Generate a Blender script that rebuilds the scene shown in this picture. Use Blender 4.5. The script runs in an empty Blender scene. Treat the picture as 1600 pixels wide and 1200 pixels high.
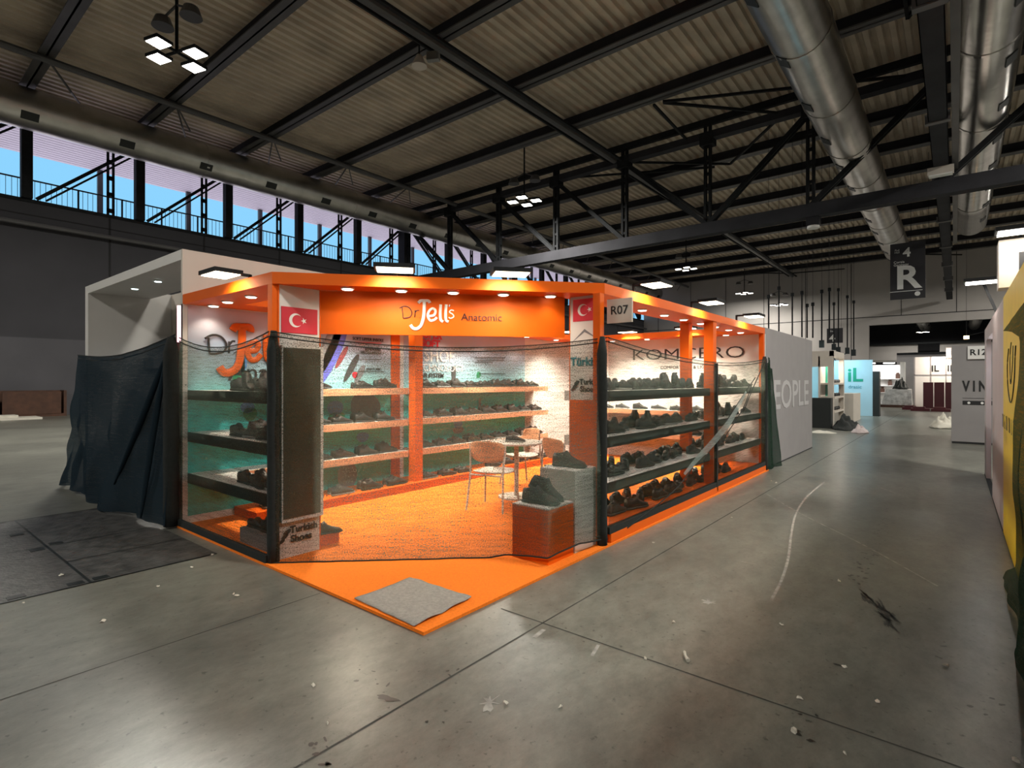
import bpy, bmesh, math, random
from mathutils import Vector, Matrix, noise
random.seed(7)
PI = math.pi
SC = bpy.context.scene
COL = SC.collection

# ---------------------------------------------------------------- camera, world, exposure
CAMH, FPX, HOR = 1.55, 850.0, 596.0
YAW = math.radians(39.15)
cam = bpy.data.cameras.new('camera'); co = bpy.data.objects.new('camera', cam); COL.objects.link(co)
co.location = (0, 0, CAMH); co.rotation_euler = (PI/2, 0, YAW)
cam.sensor_width = 36; cam.lens = 36*FPX/1600; cam.shift_y = -(600-HOR)/1600; cam.clip_end = 400; cam.clip_start = .05
SC.camera = co
SC.view_settings.view_transform = 'Standard'; SC.view_settings.look = 'None'
SC.view_settings.gamma = 1; SC.view_settings.use_curve_mapping = False
SC.view_settings.exposure = 0.0
w = bpy.data.worlds.new('sky'); SC.world = w; w.use_nodes = True
bgn = w.node_tree.nodes['Background']; bgn.inputs[1].default_value = 1.0
_N, _L = w.node_tree.nodes, w.node_tree.links      # clear sky; bright lower half added to light the canopy from below
_tc = _N.new('ShaderNodeTexCoord'); _sx = _N.new('ShaderNodeSeparateXYZ'); _mr = _N.new('ShaderNodeMapRange'); _mr.inputs[1].default_value = -.05; _mr.inputs[2].default_value = .02
_mc = _N.new('ShaderNodeMix'); _mc.data_type = 'RGBA'; _mc.inputs[6].default_value = (1.25, 1.15, 1.32, 1); _mc.inputs[7].default_value = (.27, .66, 1.0, 1)
_L.new(_tc.outputs['Generated'], _sx.inputs[0]); _L.new(_sx.outputs[2], _mr.inputs[0]); _L.new(_mr.outputs[0], _mc.inputs[0]); _L.new(_mc.outputs[2], bgn.inputs[0])
HALL_W = 1720.0       # watts per hanging hall lamp
FLOOD_W = 11.0       # watts per booth floodlight
SPOT_W = 5.0         # watts per recessed downlight
try:
    SC.cycles.max_bounces = 6; SC.cycles.diffuse_bounces = 3; SC.cycles.glossy_bounces = 3
    SC.cycles.transparent_max_bounces = 12; SC.cycles.sample_clamp_indirect = 4; SC.cycles.sample_clamp_direct = 0
    SC.cycles.caustics_reflective = False; SC.cycles.caustics_refractive = False
    SC.cycles.use_denoising = True
except Exception: pass

# ---------------------------------------------------------------- measuring the room: sight lines of the photo met with real planes
FX, FY = -math.sin(YAW), math.cos(YAW); RX, RY = math.cos(YAW), math.sin(YAW)
def ray(u, v):
    a = (u-800)/FPX; return Vector((FX+a*RX, FY+a*RY, (HOR-v)/FPX))
O = Vector((0, 0, CAMH))
def G(u, v, z=0.0): r = ray(u, v); return O + r*((z-CAMH)/r.z)
def onx(u, v, x): r = ray(u, v); return O + r*(x/r.x)
def ony(u, v, y): r = ray(u, v); return O + r*(y/r.y)
def onp(u, v, p, n): r = ray(u, v); return O + r*((p-O).dot(n)/r.dot(n))
def atd(u, v, d): return O + ray(u, v)*d

# ---------------------------------------------------------------- materials
def sinp(n, names, val):
    for k in names:
        if k in n.inputs: n.inputs[k].default_value = val; return
def mat(name, c, rough=.6, metal=0.0, var=0.0, scale=3.0, bump=0.0, bscale=None, emit=None, estr=0.0, spec=None):
    m = bpy.data.materials.new(name); m.use_nodes = True; nt = m.node_tree; N = nt.nodes; L = nt.links
    b = N['Principled BSDF']; b.inputs['Base Color'].default_value = (*c, 1); b.inputs['Roughness'].default_value = rough
    b.inputs['Metallic'].default_value = metal
    if spec is not None: sinp(b, ['Specular IOR Level', 'Specular'], spec)
    tc = N.new('ShaderNodeTexCoord')
    if var > 0:
        n = N.new('ShaderNodeTexNoise'); n.inputs['Scale'].default_value = scale; n.inputs['Detail'].default_value = 5
        L.new(tc.outputs['Object'], n.inputs['Vector'])
        r = N.new('ShaderNodeValToRGB'); e = r.color_ramp.elements; e[0].position = .3; e[1].position = .7
        e[0].color = (*[x*(1-var) for x in c], 1); e[1].color = (*[min(1, x*(1+var)) for x in c], 1)
        L.new(n.outputs['Fac'], r.inputs['Fac']); L.new(r.outputs['Color'], b.inputs['Base Color'])
    if bump > 0:
        n2 = N.new('ShaderNodeTexNoise'); n2.inputs['Scale'].default_value = bscale or scale*6; n2.inputs['Detail'].default_value = 4
        L.new(tc.outputs['Object'], n2.inputs['Vector'])
        bp = N.new('ShaderNodeBump'); bp.inputs['Strength'].default_value = bump; bp.inputs['Distance'].default_value = .02
        L.new(n2.outputs['Fac'], bp.inputs['Height']); L.new(bp.outputs['Normal'], b.inputs['Normal'])
    if emit:
        b.inputs['Emission Color'].default_value = (*emit, 1); b.inputs['Emission Strength'].default_value = estr
    return m
M = {}
M['orange'] = mat('orange_laminate', (.80, .125, .002), .5, var=.04, scale=2, spec=.25)
M['carpet'] = mat('orange_carpet', (.92, .20, .004), .95, var=.1, scale=60, bump=.3, bscale=220)
M['white'] = mat('white_panel', (.72, .70, .68), .5, var=.03)
M['cream'] = mat('cream_panel', (.62, .56, .50), .55, var=.04)
M['shelfw'] = mat('white_shelf', (.84, .83, .81), .4, var=.03)
M['shelff'] = mat('peach_shelf_edge', (.72, .36, .2), .5, var=.06, scale=20)
M['black'] = mat('black_edge', (.006, .009, .009), .5, var=.2)
M['blackmetal'] = mat('dark_steel', (.016, .017, .019), .8, 0, var=.25, scale=4, spec=.2)
M['beam'] = mat('grey_painted_steel', (.032, .032, .038), .8, 0, var=.2, scale=1, spec=.2)
M['flange'] = mat('dull_steel_flange', (.10, .097, .10), .5, .2, var=.15, scale=1)
M['steel'] = mat('galvanised_steel', (.32, .32, .31), .38, .85, var=.15, scale=2, bump=.1)
M['duct'] = mat('spiral_duct_metal', (.50, .48, .45), .30, .95, var=.15, scale=1.5, bump=.15, bscale=3)
M['foil'] = mat('shiny_duct_metal', (.6, .58, .55), .22, .95, var=.15, scale=1.5, bump=.5, bscale=1.6)
M['roof'] = mat('corrugated_roof', (.58, .49, .385), .6, .1, var=.22, scale=.6)
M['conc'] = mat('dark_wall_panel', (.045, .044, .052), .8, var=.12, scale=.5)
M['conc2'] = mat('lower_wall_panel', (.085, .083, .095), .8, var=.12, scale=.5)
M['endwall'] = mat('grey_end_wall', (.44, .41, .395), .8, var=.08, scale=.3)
M['joint'] = mat('panel_joint', (.02, .02, .022), .9)
M['fjoint'] = mat('floor_joint_filler', (.055, .055, .05), .9, var=.4, scale=6)
M['grey'] = mat('grey_partition', (.30, .285, .29), .7, var=.04)
M['greylet'] = mat('pale_grey_vinyl', (.5, .49, .5), .6)
M['text'] = mat('black_vinyl', (.012, .012, .014), .6)
M['red'] = mat('red_print', (.62, .02, .045), .5, var=.03)
M['whitev'] = mat('white_vinyl', (.85, .84, .82), .45)
M['brownt'] = mat('dark_brown_vinyl', (.035, .004, .001), .5)
M['oranget'] = mat('orange_letter', (.8, .13, .003), .4)
M['teal'] = mat('teal_print', (.02, .22, .28), .5)
M['greent'] = mat('green_print', (.0, .25, .16), .5)
M['glass'] = mat('dark_screen_glass', (.055, .058, .045), .22, spec=.6)
M['rubber'] = mat('black_rubber', (.012, .012, .013), .6, var=.3, scale=30)
M['upA'] = mat('black_leather', (.012, .013, .014), .5, var=.3, scale=20)
M['upB'] = mat('charcoal_mesh_fabric', (.03, .033, .036), .8, var=.3, scale=40)
M['upC'] = mat('dark_brown_leather', (.024, .017, .014), .5, var=.3, scale=20)
M['sole'] = mat('dark_sole', (.022, .023, .024), .7)
M['soleW'] = mat('grey_sole', (.30, .30, .29), .6)
M['felt'] = mat('grey_felt', (.30, .285, .265), .98, var=.15, scale=45, bump=.4, bscale=150)
M['yellow'] = mat('yellow_print', (.85, .58, .005), .5, var=.05)
M['wood'] = mat('brown_board', (.075, .032, .018), .7, var=.25, scale=4)
M['pink'] = mat('pale_pink_panel', (.50, .42, .42), .6, var=.03)
M['blue'] = mat('pale_blue_panel', (.34, .52, .62), .5, var=.03)
M['redcab'] = mat('dark_red_cabinet', (.10, .006, .012), .4, var=.1)
M['plastic'] = mat('wrapped_plastic', (.5, .5, .5), .25, var=.3, scale=6, bump=.6, bscale=9)
M['scratch'] = mat('pale_scratch', (.33, .32, .30), .7, var=.35, scale=14)
M['stain'] = mat('dark_stain', (.035, .034, .03), .35, var=.3, scale=10)
M['paper'] = mat('pale_scrap', (.6, .57, .5), .8, var=.1)
M['chairw'] = mat('white_chair_plastic', (.6, .56, .52), .4)
M['canopy'] = mat('slatted_canopy', (.62, .59, .68), .6, var=.03)
M['navy'] = mat('dark_sign', (.022, .02, .026), .5)
M['silver'] = mat('sign_white', (.85, .84, .83), .5)
M['trench'] = mat('steel_cover_plates', (.065, .065, .064), .5, .1, var=.5, scale=9, bump=.4, bscale=30)
def emit_mat(name, c, s):
    m = mat(name, (.8, .8, .8), .4, emit=c, estr=s); return m
M['led'] = emit_mat('led_panel', (1, .95, .85), 14)
M['ledw'] = emit_mat('warm_led_panel', (1, .86, .62), 9)
M['lens'] = emit_mat('downlight_lens', (1, .9, .72), 7)
M['lensc'] = emit_mat('cool_downlight_lens', (.8, 1, 1), 4)
M['pinktube'] = emit_mat('pink_tube', (1, .55, .6), 2.5)
M['bulb'] = emit_mat('amber_bulb', (1, .6, .2), 12)

def floor_mat():
    m = bpy.data.materials.new('polished_concrete'); m.use_nodes = True; nt = m.node_tree; N = nt.nodes; L = nt.links
    b = N['Principled BSDF']; tc = N.new('ShaderNodeTexCoord')
    n1 = N.new('ShaderNodeTexNoise'); n1.inputs['Scale'].default_value = .42; n1.inputs['Detail'].default_value = 7; n1.inputs['Roughness'].default_value = .55
    n2 = N.new('ShaderNodeTexNoise'); n2.inputs['Scale'].default_value = 6.5; n2.inputs['Detail'].default_value = 12; n2.inputs['Roughness'].default_value = .78
    mp = N.new('ShaderNodeMapping'); mp.inputs['Scale'].default_value = (1, .55, 1); mp.inputs['Rotation'].default_value = (0, 0, .5)
    L.new(tc.outputs['Object'], mp.inputs[0])
    for n in (n1, n2): L.new(mp.outputs[0], n.inputs['Vector'])
    r1 = N.new('ShaderNodeValToRGB'); e = r1.color_ramp.elements; e[0].position = .32; e[1].position = .68
    e[0].color = (.125, .126, .112, 1); e[1].color = (.25, .252, .218, 1)
    L.new(n1.outputs['Fac'], r1.inputs['Fac'])
    r2 = N.new('ShaderNodeValToRGB'); e = r2.color_ramp.elements; e[0].position = .3; e[1].position = .7
    e[0].color = (.50, .50, .50, 1); e[1].color = (1.08, 1.08, 1.08, 1)
    L.new(n2.outputs['Fac'], r2.inputs['Fac'])
    mx = N.new('ShaderNodeMix'); mx.data_type = 'RGBA'; mx.blend_type = 'MULTIPLY'; mx.inputs[0].default_value = 1
    L.new(r1.outputs[0], mx.inputs[6]); L.new(r2.outputs[0], mx.inputs[7])
    # fine dark speckles
    vo = N.new('ShaderNodeTexNoise'); vo.inputs['Scale'].default_value = 26; vo.inputs['Detail'].default_value = 3
    L.new(tc.outputs['Object'], vo.inputs['Vector'])
    r3 = N.new('ShaderNodeValToRGB'); e = r3.color_ramp.elements; e[0].position = .27; e[1].position = .36
    e[0].color = (.45, .45, .45, 1); e[1].color = (1, 1, 1, 1); L.new(vo.outputs['Fac'], r3.inputs['Fac'])
    mx2 = N.new('ShaderNodeMix'); mx2.data_type = 'RGBA'; mx2.blend_type = 'MULTIPLY'; mx2.inputs[0].default_value = 1
    L.new(mx.outputs[2], mx2.inputs[6]); L.new(r3.outputs[0], mx2.inputs[7]); L.new(mx2.outputs[2], b.inputs['Base Color'])
    mr = N.new('ShaderNodeMapRange'); sinp(b, ['Specular IOR Level', 'Specular'], .4); mr.inputs[3].default_value = .27; mr.inputs[4].default_value = .38
    L.new(n1.outputs['Fac'], mr.inputs[0]); L.new(mr.outputs[0], b.inputs['Roughness'])
    bp = N.new('ShaderNodeBump'); bp.inputs['Strength'].default_value = .03; bp.inputs['Distance'].default_value = .01
    L.new(n2.outputs['Fac'], bp.inputs['Height']); L.new(bp.outputs[0], b.inputs['Normal'])
    return m
M['floor'] = floor_mat()

def net_mat(name, lo, hi, col, tcol, grain=150):
    """open-weave netting: clear gaps between dark threads, uneven from stretch and double layers"""
    m = bpy.data.materials.new(name); m.use_nodes = True; nt = m.node_tree; N = nt.nodes; L = nt.links
    for n in list(N): N.remove(n)
    out = N.new('ShaderNodeOutputMaterial'); uv = N.new('ShaderNodeUVMap')
    n1 = N.new('ShaderNodeTexNoise'); n1.inputs['Scale'].default_value = grain; n1.inputs['Detail'].default_value = 1
    mp = N.new('ShaderNodeMapping'); mp.inputs['Scale'].default_value = (2.4, 34, 1)
    n2 = N.new('ShaderNodeTexNoise'); n2.inputs['Scale'].default_value = 1.6; n2.inputs['Detail'].default_value = 6; n2.inputs['Distortion'].default_value = .6
    n3 = N.new('ShaderNodeTexNoise'); n3.inputs['Scale'].default_value = 1.3; n3.inputs['Detail'].default_value = 2
    L.new(uv.outputs[0], n1.inputs['Vector']); L.new(uv.outputs[0], mp.inputs[0]); L.new(mp.outputs[0], n2.inputs['Vector']); L.new(uv.outputs[0], n3.inputs['Vector'])
    def ma(op, a, b):
        x = N.new('ShaderNodeMath'); x.operation = op
        for i, q in enumerate((a, b)):
            if isinstance(q, float): x.inputs[i].default_value = q
            else: L.new(q, x.inputs[i])
        return x.outputs[0]
    s = ma('ADD', ma('MULTIPLY', n1.outputs['Fac'], .50), ma('MULTIPLY', n2.outputs['Fac'], .30))
    s = ma('ADD', s, ma('MULTIPLY', n3.outputs['Fac'], .2))
    mr = N.new('ShaderNodeMapRange'); mr.inputs[1].default_value = .40; mr.inputs[2].default_value = .60; mr.inputs[3].default_value = lo; mr.inputs[4].default_value = hi
    L.new(s, mr.inputs[0])
    tr = N.new('ShaderNodeBsdfTransparent'); d = N.new('ShaderNodeBsdfDiffuse'); d.inputs[0].default_value = (*col, 1)
    tl = N.new('ShaderNodeBsdfTranslucent'); tl.inputs[0].default_value = (*tcol, 1)
    mx = N.new('ShaderNodeAddShader'); L.new(d.outputs[0], mx.inputs[0]); L.new(tl.outputs[0], mx.inputs[1])
    mm = N.new('ShaderNodeMixShader'); L.new(mr.outputs[0], mm.inputs[0]); L.new(tr.outputs[0], mm.inputs[1]); L.new(mx.outputs[0], mm.inputs[2])
    L.new(mm.outputs[0], out.inputs[0]); return m
M['net'] = net_mat('dark_green_netting', .32, .76, (.011, .017, .013), (.11, .14, .12), grain=95)
M['netd'] = net_mat('dense_dark_netting', .88, 1.0, (.016, .026, .036), (.01, .014, .015))
M['netg'] = net_mat('dense_green_netting', .80, .97, (.018, .035, .026), (.03, .05, .035))
M['netb'] = mat('folded_black_netting', (.008, .011, .011), .9, var=.3, scale=30)
M['netl'] = net_mat('glare_crease_netting', .3, .75, (.22, .28, .28), (.3, .36, .36))  # pale copy of the net, paints glare along a fold

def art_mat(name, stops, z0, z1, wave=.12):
    """printed wall picture: sky fading into sea, stops evened against the booth lighting"""
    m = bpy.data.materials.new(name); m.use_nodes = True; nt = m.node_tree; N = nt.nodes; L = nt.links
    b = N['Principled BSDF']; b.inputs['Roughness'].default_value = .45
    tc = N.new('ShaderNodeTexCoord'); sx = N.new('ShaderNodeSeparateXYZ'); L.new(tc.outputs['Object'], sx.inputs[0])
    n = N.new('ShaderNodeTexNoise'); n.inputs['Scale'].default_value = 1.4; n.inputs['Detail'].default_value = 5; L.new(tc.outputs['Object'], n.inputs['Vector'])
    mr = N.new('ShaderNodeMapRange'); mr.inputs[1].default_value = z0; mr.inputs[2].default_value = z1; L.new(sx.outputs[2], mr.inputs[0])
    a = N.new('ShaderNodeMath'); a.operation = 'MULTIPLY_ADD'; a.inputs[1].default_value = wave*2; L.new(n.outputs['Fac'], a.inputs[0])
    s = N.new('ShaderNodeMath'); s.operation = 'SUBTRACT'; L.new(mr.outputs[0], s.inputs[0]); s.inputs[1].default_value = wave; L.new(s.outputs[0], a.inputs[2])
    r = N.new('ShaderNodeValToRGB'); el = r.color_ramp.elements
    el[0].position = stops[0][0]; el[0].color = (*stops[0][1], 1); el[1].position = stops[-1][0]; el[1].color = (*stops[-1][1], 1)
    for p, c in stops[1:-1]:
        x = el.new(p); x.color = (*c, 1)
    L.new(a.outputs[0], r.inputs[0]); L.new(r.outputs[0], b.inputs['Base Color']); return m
M['art'] = art_mat('sea_and_sky_print', [(0, (.05, .42, .39)), (.3, (.06, .62, .58)), (.52, (.09, .70, .66)), (.64, (.28, .58, .62)), (.8, (.38, .50, .64)), (1, (.58, .48, .56))], 0, 2.4, .07)  # print colours, lower teal lifted and top dimmed to offset the booth light

# ---------------------------------------------------------------- mesh helper
class MB:
    def __init__(s): s.v = []; s.f = []; s.uv = None
    def add(s, vs, fs):
        k = len(s.v); s.v += [tuple(x) for x in vs]; s.f += [tuple(i+k for i in f) for f in fs]; return s
    def box(s, x0, x1, y0, y1, z0, z1):
        return s.add([(x0,y0,z0),(x1,y0,z0),(x1,y1,z0),(x0,y1,z0),(x0,y0,z1),(x1,y0,z1),(x1,y1,z1),(x0,y1,z1)],
              [(0,3,2,1),(4,5,6,7),(0,1,5,4),(1,2,6,5),(2,3,7,6),(3,0,4,7)])
    def bar(s, a, b, w=.1, h=None, up=(0, 0, 1)):
        h = h or w; a = Vector(a); b = Vector(b); d = (b-a).normalized(); u = Vector(up)
        if abs(d.dot(u)) > .98: u = Vector((1, 0, 0))
        sd = d.cross(u).normalized()*w/2; t = sd.cross(d).normalized()*h/2
        vs = [p+i*sd+j*t for p in (a, b) for i, j in ((-1,-1),(1,-1),(1,1),(-1,1))]
        return s.add(vs, [(0,1,2,3),(7,6,5,4),(0,4,5,1),(1,5,6,2),(2,6,7,3),(3,7,4,0)])
    def prism(s, poly, z0, z1):
        n = len(poly); vs = [(x, y, z0) for x, y in poly]+[(x, y, z1) for x, y in poly]
        return s.add(vs, [tuple(range(n))[::-1], tuple(range(n, 2*n))]+[(i, (i+1) % n, n+(i+1) % n, n+i) for i in range(n)])
    def tube(s, pts, r, seg=8, flat=None, close=True):
        """round tube along points; flat=(normal, k) squashes it along a direction"""
        pts = [Vector(p) for p in pts]; n = len(pts); rings = []
        for i, p in enumerate(pts):
            d = (pts[min(i+1, n-1)]-pts[max(i-1, 0)])
            d = d.normalized() if d.length > 1e-9 else Vector((0, 0, 1))
            if flat: u = Vector(flat[0])
            else: u = Vector((0, 0, 1)) if abs(d.z) < .9 else Vector((1, 0, 0))
            a = d.cross(u).normalized(); b = a.cross(d).normalized() if not flat else Vector(flat[0])
            k = flat[1] if flat else 1; rr = r[i] if isinstance(r, (list, tuple)) else r
            rings.append([p+a*rr*math.cos(2*PI*j/seg)+b*rr*k*math.sin(2*PI*j/seg) for j in range(seg)])
        vs = [q for R in rings for q in R]; fs = []
        for i in range(n-1):
            for j in range(seg): fs.append((i*seg+j, i*seg+(j+1) % seg, (i+1)*seg+(j+1) % seg, (i+1)*seg+j))
        if close: fs += [tuple(range(seg))[::-1], tuple(range((n-1)*seg, n*seg))]
        return s.add(vs, fs)
    def cyl(s, c, r, h, seg=20, r2=None):
        r2 = r if r2 is None else r2; x, y, z = c
        vs = [(x+r*math.cos(2*PI*i/seg), y+r*math.sin(2*PI*i/seg), z) for i in range(seg)]+[(x+r2*math.cos(2*PI*i/seg), y+r2*math.sin(2*PI*i/seg), z+h) for i in range(seg)]
        return s.add(vs, [tuple(range(seg))[::-1], tuple(range(seg, 2*seg))]+[(i, (i+1) % seg, seg+(i+1) % seg, seg+i) for i in range(seg)])
    def build(s, name, m, parent=None, smooth=False, loc=None):
        me = bpy.data.meshes.new(name); me.from_pydata(s.v, [], s.f); me.update()
        bm = bmesh.new(); bm.from_mesh(me); bmesh.ops.recalc_face_normals(bm, faces=bm.faces); bm.to_mesh(me); bm.free()
        me.materials.append(m if not isinstance(m, str) else M[m])
        if smooth:
            for p in me.polygons: p.use_smooth = True
        o = bpy.data.objects.new(name, me); COL.objects.link(o)
        if parent: o.parent = parent
        if loc: o.location = loc
        return o
def tag(o, label=None, cat=None, group=None, kind=None):
    if label: o['label'] = label
    if cat: o['category'] = cat
    if group: o['group'] = group
    if kind: o['kind'] = kind
    return o
def empty(name, loc=(0, 0, 0), rz=0, label=None, cat=None, group=None, kind=None):
    e = bpy.data.objects.new(name, None); COL.objects.link(e); e.location = loc; e.rotation_euler = (0, 0, rz)
    e.empty_display_size = .1
    return tag(e, label, cat, group, kind)
def S(name, mb, m): return tag(mb.build(name, m), kind='structure')
def copy_tree(o, parent=None):
    c = o.copy(); COL.objects.link(c); c.parent = parent
    if parent: c.matrix_parent_inverse = Matrix()
    for ch in list(o.children): copy_tree(ch, c)
    return c
def text(name, s, size, m, loc, rot, parent=None, ex=.003, align='CENTER', sx=1.0, bold=0.0, shear=0.0, wx=None):
    cu = bpy.data.curves.new('t', 'FONT'); cu.body = s; cu.size = size; cu.extrude = ex; cu.align_x = align; cu.align_y = 'CENTER'
    cu.offset = bold; cu.shear = shear; cu.resolution_u = 3
    t = bpy.data.objects.new('t', cu); COL.objects.link(t); bpy.context.view_layer.update()
    me = bpy.data.meshes.new_from_object(t.evaluated_get(bpy.context.evaluated_depsgraph_get()))
    bpy.data.objects.remove(t); bpy.data.curves.remove(cu)
    me.transform(Matrix.Diagonal((sx, 1, 1, 1))); me.materials.clear(); me.materials.append(M[m])
    if wx:  # fit the width
        xs = [v.co.x for v in me.vertices]; me.transform(Matrix.Diagonal((wx/(max(xs)-min(xs)), 1, 1, 1)))
    o = bpy.data.objects.new(name, me); COL.objects.link(o)
    me.transform(Matrix.LocRotScale(Vector(loc), __import__('mathutils').Euler(rot), None))
    if parent: o.parent = parent
    return o
FRONT = (PI/2, 0, 0); EAST = (PI/2, 0, PI/2); WEST = (PI/2, 0, -PI/2)
def smooth_pts(P, k=5):
    P = [Vector(p) for p in P]
    if len(P) < 3: return P
    Q = [P[0]]+P+[P[-1]]; out = []
    for i in range(1, len(Q)-2):
        a, b, c, d = Q[i-1:i+3]
        for j in range(k):
            t = j/k; out.append(.5*((2*b)+(c-a)*t+(2*a-5*b+4*c-d)*t*t+(3*b-a-3*c+d)*t**3))
    out.append(P[-1]); return out
def area_light(parent, loc, size, watts, col=(1, .96, .86), rot=(0, 0, 0), sy=None, spread=PI):
    l = bpy.data.lights.new('lamp_glow', 'AREA'); l.energy = watts; l.size = size; l.color = col; l.spread = spread
    if sy: l.shape = 'RECTANGLE'; l.size_y = sy
    o = bpy.data.objects.new('lamp_glow', l); COL.objects.link(o); o.location = loc; o.rotation_euler = rot
    if parent: o.parent = parent
    return o
ORD = ['first', 'second', 'third', 'fourth', 'fifth', 'sixth', 'seventh', 'eighth', 'ninth', 'tenth', 'eleventh', 'twelfth', 'thirteenth', 'fourteenth', 'fifteenth', 'sixteenth', 'seventeenth', 'eighteenth', 'nineteenth', 'twentieth', 'twenty-first', 'twenty-second', 'twenty-third', 'twenty-fourth']

# ================================================================ THE HALL
XW, XE, YS, YE, ZR = -32.0, 24.0, -24.0, 67.0, 14.15
fl = S('floor', MB().box(XW-.2, XE, YS, 125, -.2, 0), 'floor')
# roof: corrugated sheet
mb = MB(); pitch = .40; x = XW-.2; prof = []
while x < XE:
    prof += [(x, ZR), (x+.17, ZR), (x+.22, ZR+.13), (x+.35, ZR+.13)]; x += pitch
vs = [(a, YS, z) for a, z in prof]+[(a, YE, z) for a, z in prof]; n = len(prof)
mb.add(vs, [(i, i+1, n+i+1, n+i) for i in range(n-1)]); S('ceiling', mb, 'roof')
# walls
ZC0, ZC1 = 9.55, 13.35
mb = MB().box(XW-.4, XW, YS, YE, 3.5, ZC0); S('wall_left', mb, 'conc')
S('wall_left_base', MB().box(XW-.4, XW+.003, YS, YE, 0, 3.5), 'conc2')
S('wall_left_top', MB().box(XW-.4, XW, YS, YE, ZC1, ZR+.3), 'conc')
mb = MB()
for k in range(20):
    y = -20+k*4.3+2.4; mb.box(XW, XW+.02, y-.04, y+.04, 0, ZC0)
mb.box(XW, XW+.02, YS, YE, 8.95, 9.0); S('trim_1', mb, 'joint')
S('trim_2', MB().tube([(XW+.35, YS, 8.5), (XW+.35, YE, 8.5)], .11, 8), 'flange')
S('wall_back', MB().box(XW-.4, XE, YS-.4, YS, 0, ZR+.3), 'conc')
S('wall_right', MB().box(XE, XE+.4, YS, YE, 0, ZR+.3), 'endwall')
DX0, DX1, DZ = -6.9, 6.2, 7.35
S('wall_end', MB().box(XW, DX0, YE, YE+.5, 0, ZR+.3).box(DX1, XE, YE, YE+.5, 0, ZR+.3).box(DX0, DX1, YE, YE+.5, DZ, ZR+.3), 'endwall')
mb = MB().box(XW, XE, YE-.03, YE, 8.15, 8.22)
for k in range(14): mb.box(XW+2+k*4.3, XW+2.05+k*4.3, YE-.02, YE, 0 if not DX0 < XW+2+k*4.3 < DX1 else 8.2, ZR)
S('trim_3', mb, 'joint')
# the hall beyond the wide opening
S('wall_far', MB().box(-30, 30, 124, 124.4, 0, 14), 'conc')
S('wall_far_side', MB().box(-30, -29.6, YE+.5, 124, 0, 14), 'conc')
S('wall_far_other', MB().box(29.6, 30, YE+.5, 124, 0, 14), 'conc')
S('ceiling_far', MB().box(-30, 30, YE+.5, 124, 14, 14.3), 'conc')
S('floor_far', MB().box(-30, 30, YE+.5, 124, .0, .004), 'floor')

S('far_duct', MB().tube([(-4, YE+1, 11), (-4, 120, 11)], .8, 14).tube([(2.5, YE+1, 11), (2.5, 120, 11)], .8, 14), 'duct')
mb = MB()
for k in range(9): mb.box(-29, 29, 71+k*6, 71.4+k*6, 12.6, 13.6)
S('far_beams', mb, 'beam')
S('far_gallery', MB().box(-29, 29, 118, 119, 4.9, 5.3).box(-29, -5, 117.8, 118, 5.3, 8.0).box(-2, 29, 117.8, 118, 5.3, 8.0), 'endwall')
S('far_rail', MB().box(-29, 29, 116.8, 117, 8.0, 8.3).box(-29, 29, 116.8, 117, 4.7, 5.0), 'blackmetal')
# clerestory: frames, posts, diagonals
win = tag(MB().box(XW-.12, XW+.05, YS, YE, ZC0-.02, ZC0+.13).box(XW-.12, XW+.05, YS, YE, ZC1-.45, ZC1).build('window_1', 'blackmetal'), kind='structure')
ys = [9.4+4.3*k for k in range(-7, 14)]
for i, y in enumerate(ys):
    if not YS < y < YE: continue
    MB().box(XW-.05, XW+.35, y-.19, y+.19, ZC0+.1, ZC1).build('window_post', 'blackmetal', win)
    yn = y+4.3
    up = (y < 26)
    a, b = ((XW+.15, y+.35, ZC0+.15), (XW+.15, yn-.3, ZC1-.3)) if up else ((XW+.15, y+.35, ZC1-.3), (XW+.15, yn-.35, ZC0+.15))
    m_ = MB().bar(a, b, .14); off = Vector((0, .32, -.0)); m_.bar(Vector(a)+off, Vector(b)+off, .08)
    m_.build('window_brace', 'blackmetal', win)
    ym = y-1.1
    m_ = MB().box(XW-.3, XW-.22, ym-.16, ym-.06, ZC0, ZC1).box(XW-.3, XW-.22, ym+.06, ym+.16, ZC0, ZC1)
    for q in range(5): m_.box(XW-.3, XW-.22, ym-.16, ym+.16, ZC0+.3+q*.8, ZC0+.5+q*.8)
    m_.build('mullion', 'blackmetal', win)
# outside: canopy, balcony rail
mb = MB()
k = 0; x = XW-5.2
while x < XW-.4:
    mb.box(x, x+.29, YS, YE+6, 13.3, 13.36); x += .34
mb.box(XW-5.2, XW-.4, YS, YE+6, 13.36, 13.5); 
can = tag(mb.build('canopy_soffit', 'canopy'), kind='structure')
mb = MB().box(XW-1.4, XW-.4, YS, YE+6, 9.2, 9.45); tag(mb.build('balcony_deck', 'conc'), kind='structure')
for k in range(18):
    y = -18+4.5*k; p = MB().box(XW-5.0, XW-4.8, y-.12, y+.12, 9.45, 13.3).build('canopy_post', 'flange')
    tag(p, kind='structure')
mb = MB(); y = -18.0
while y < YE:
    mb.box(XW-1.22, XW-1.20, y, y+.018, 9.5, 10.85); y += .2
mb.box(XW-1.24, XW-1.18, YS, YE, 10.85, 10.91)
for k in range(46): mb.box(XW-1.24, XW-1.18, -18+k*1.8, -17.93+k*1.8, 9.45, 10.85)
tag(mb.build('balcony_railing', 'beam'), 'thin dark balcony railing outside the high windows', 'railing')

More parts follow.
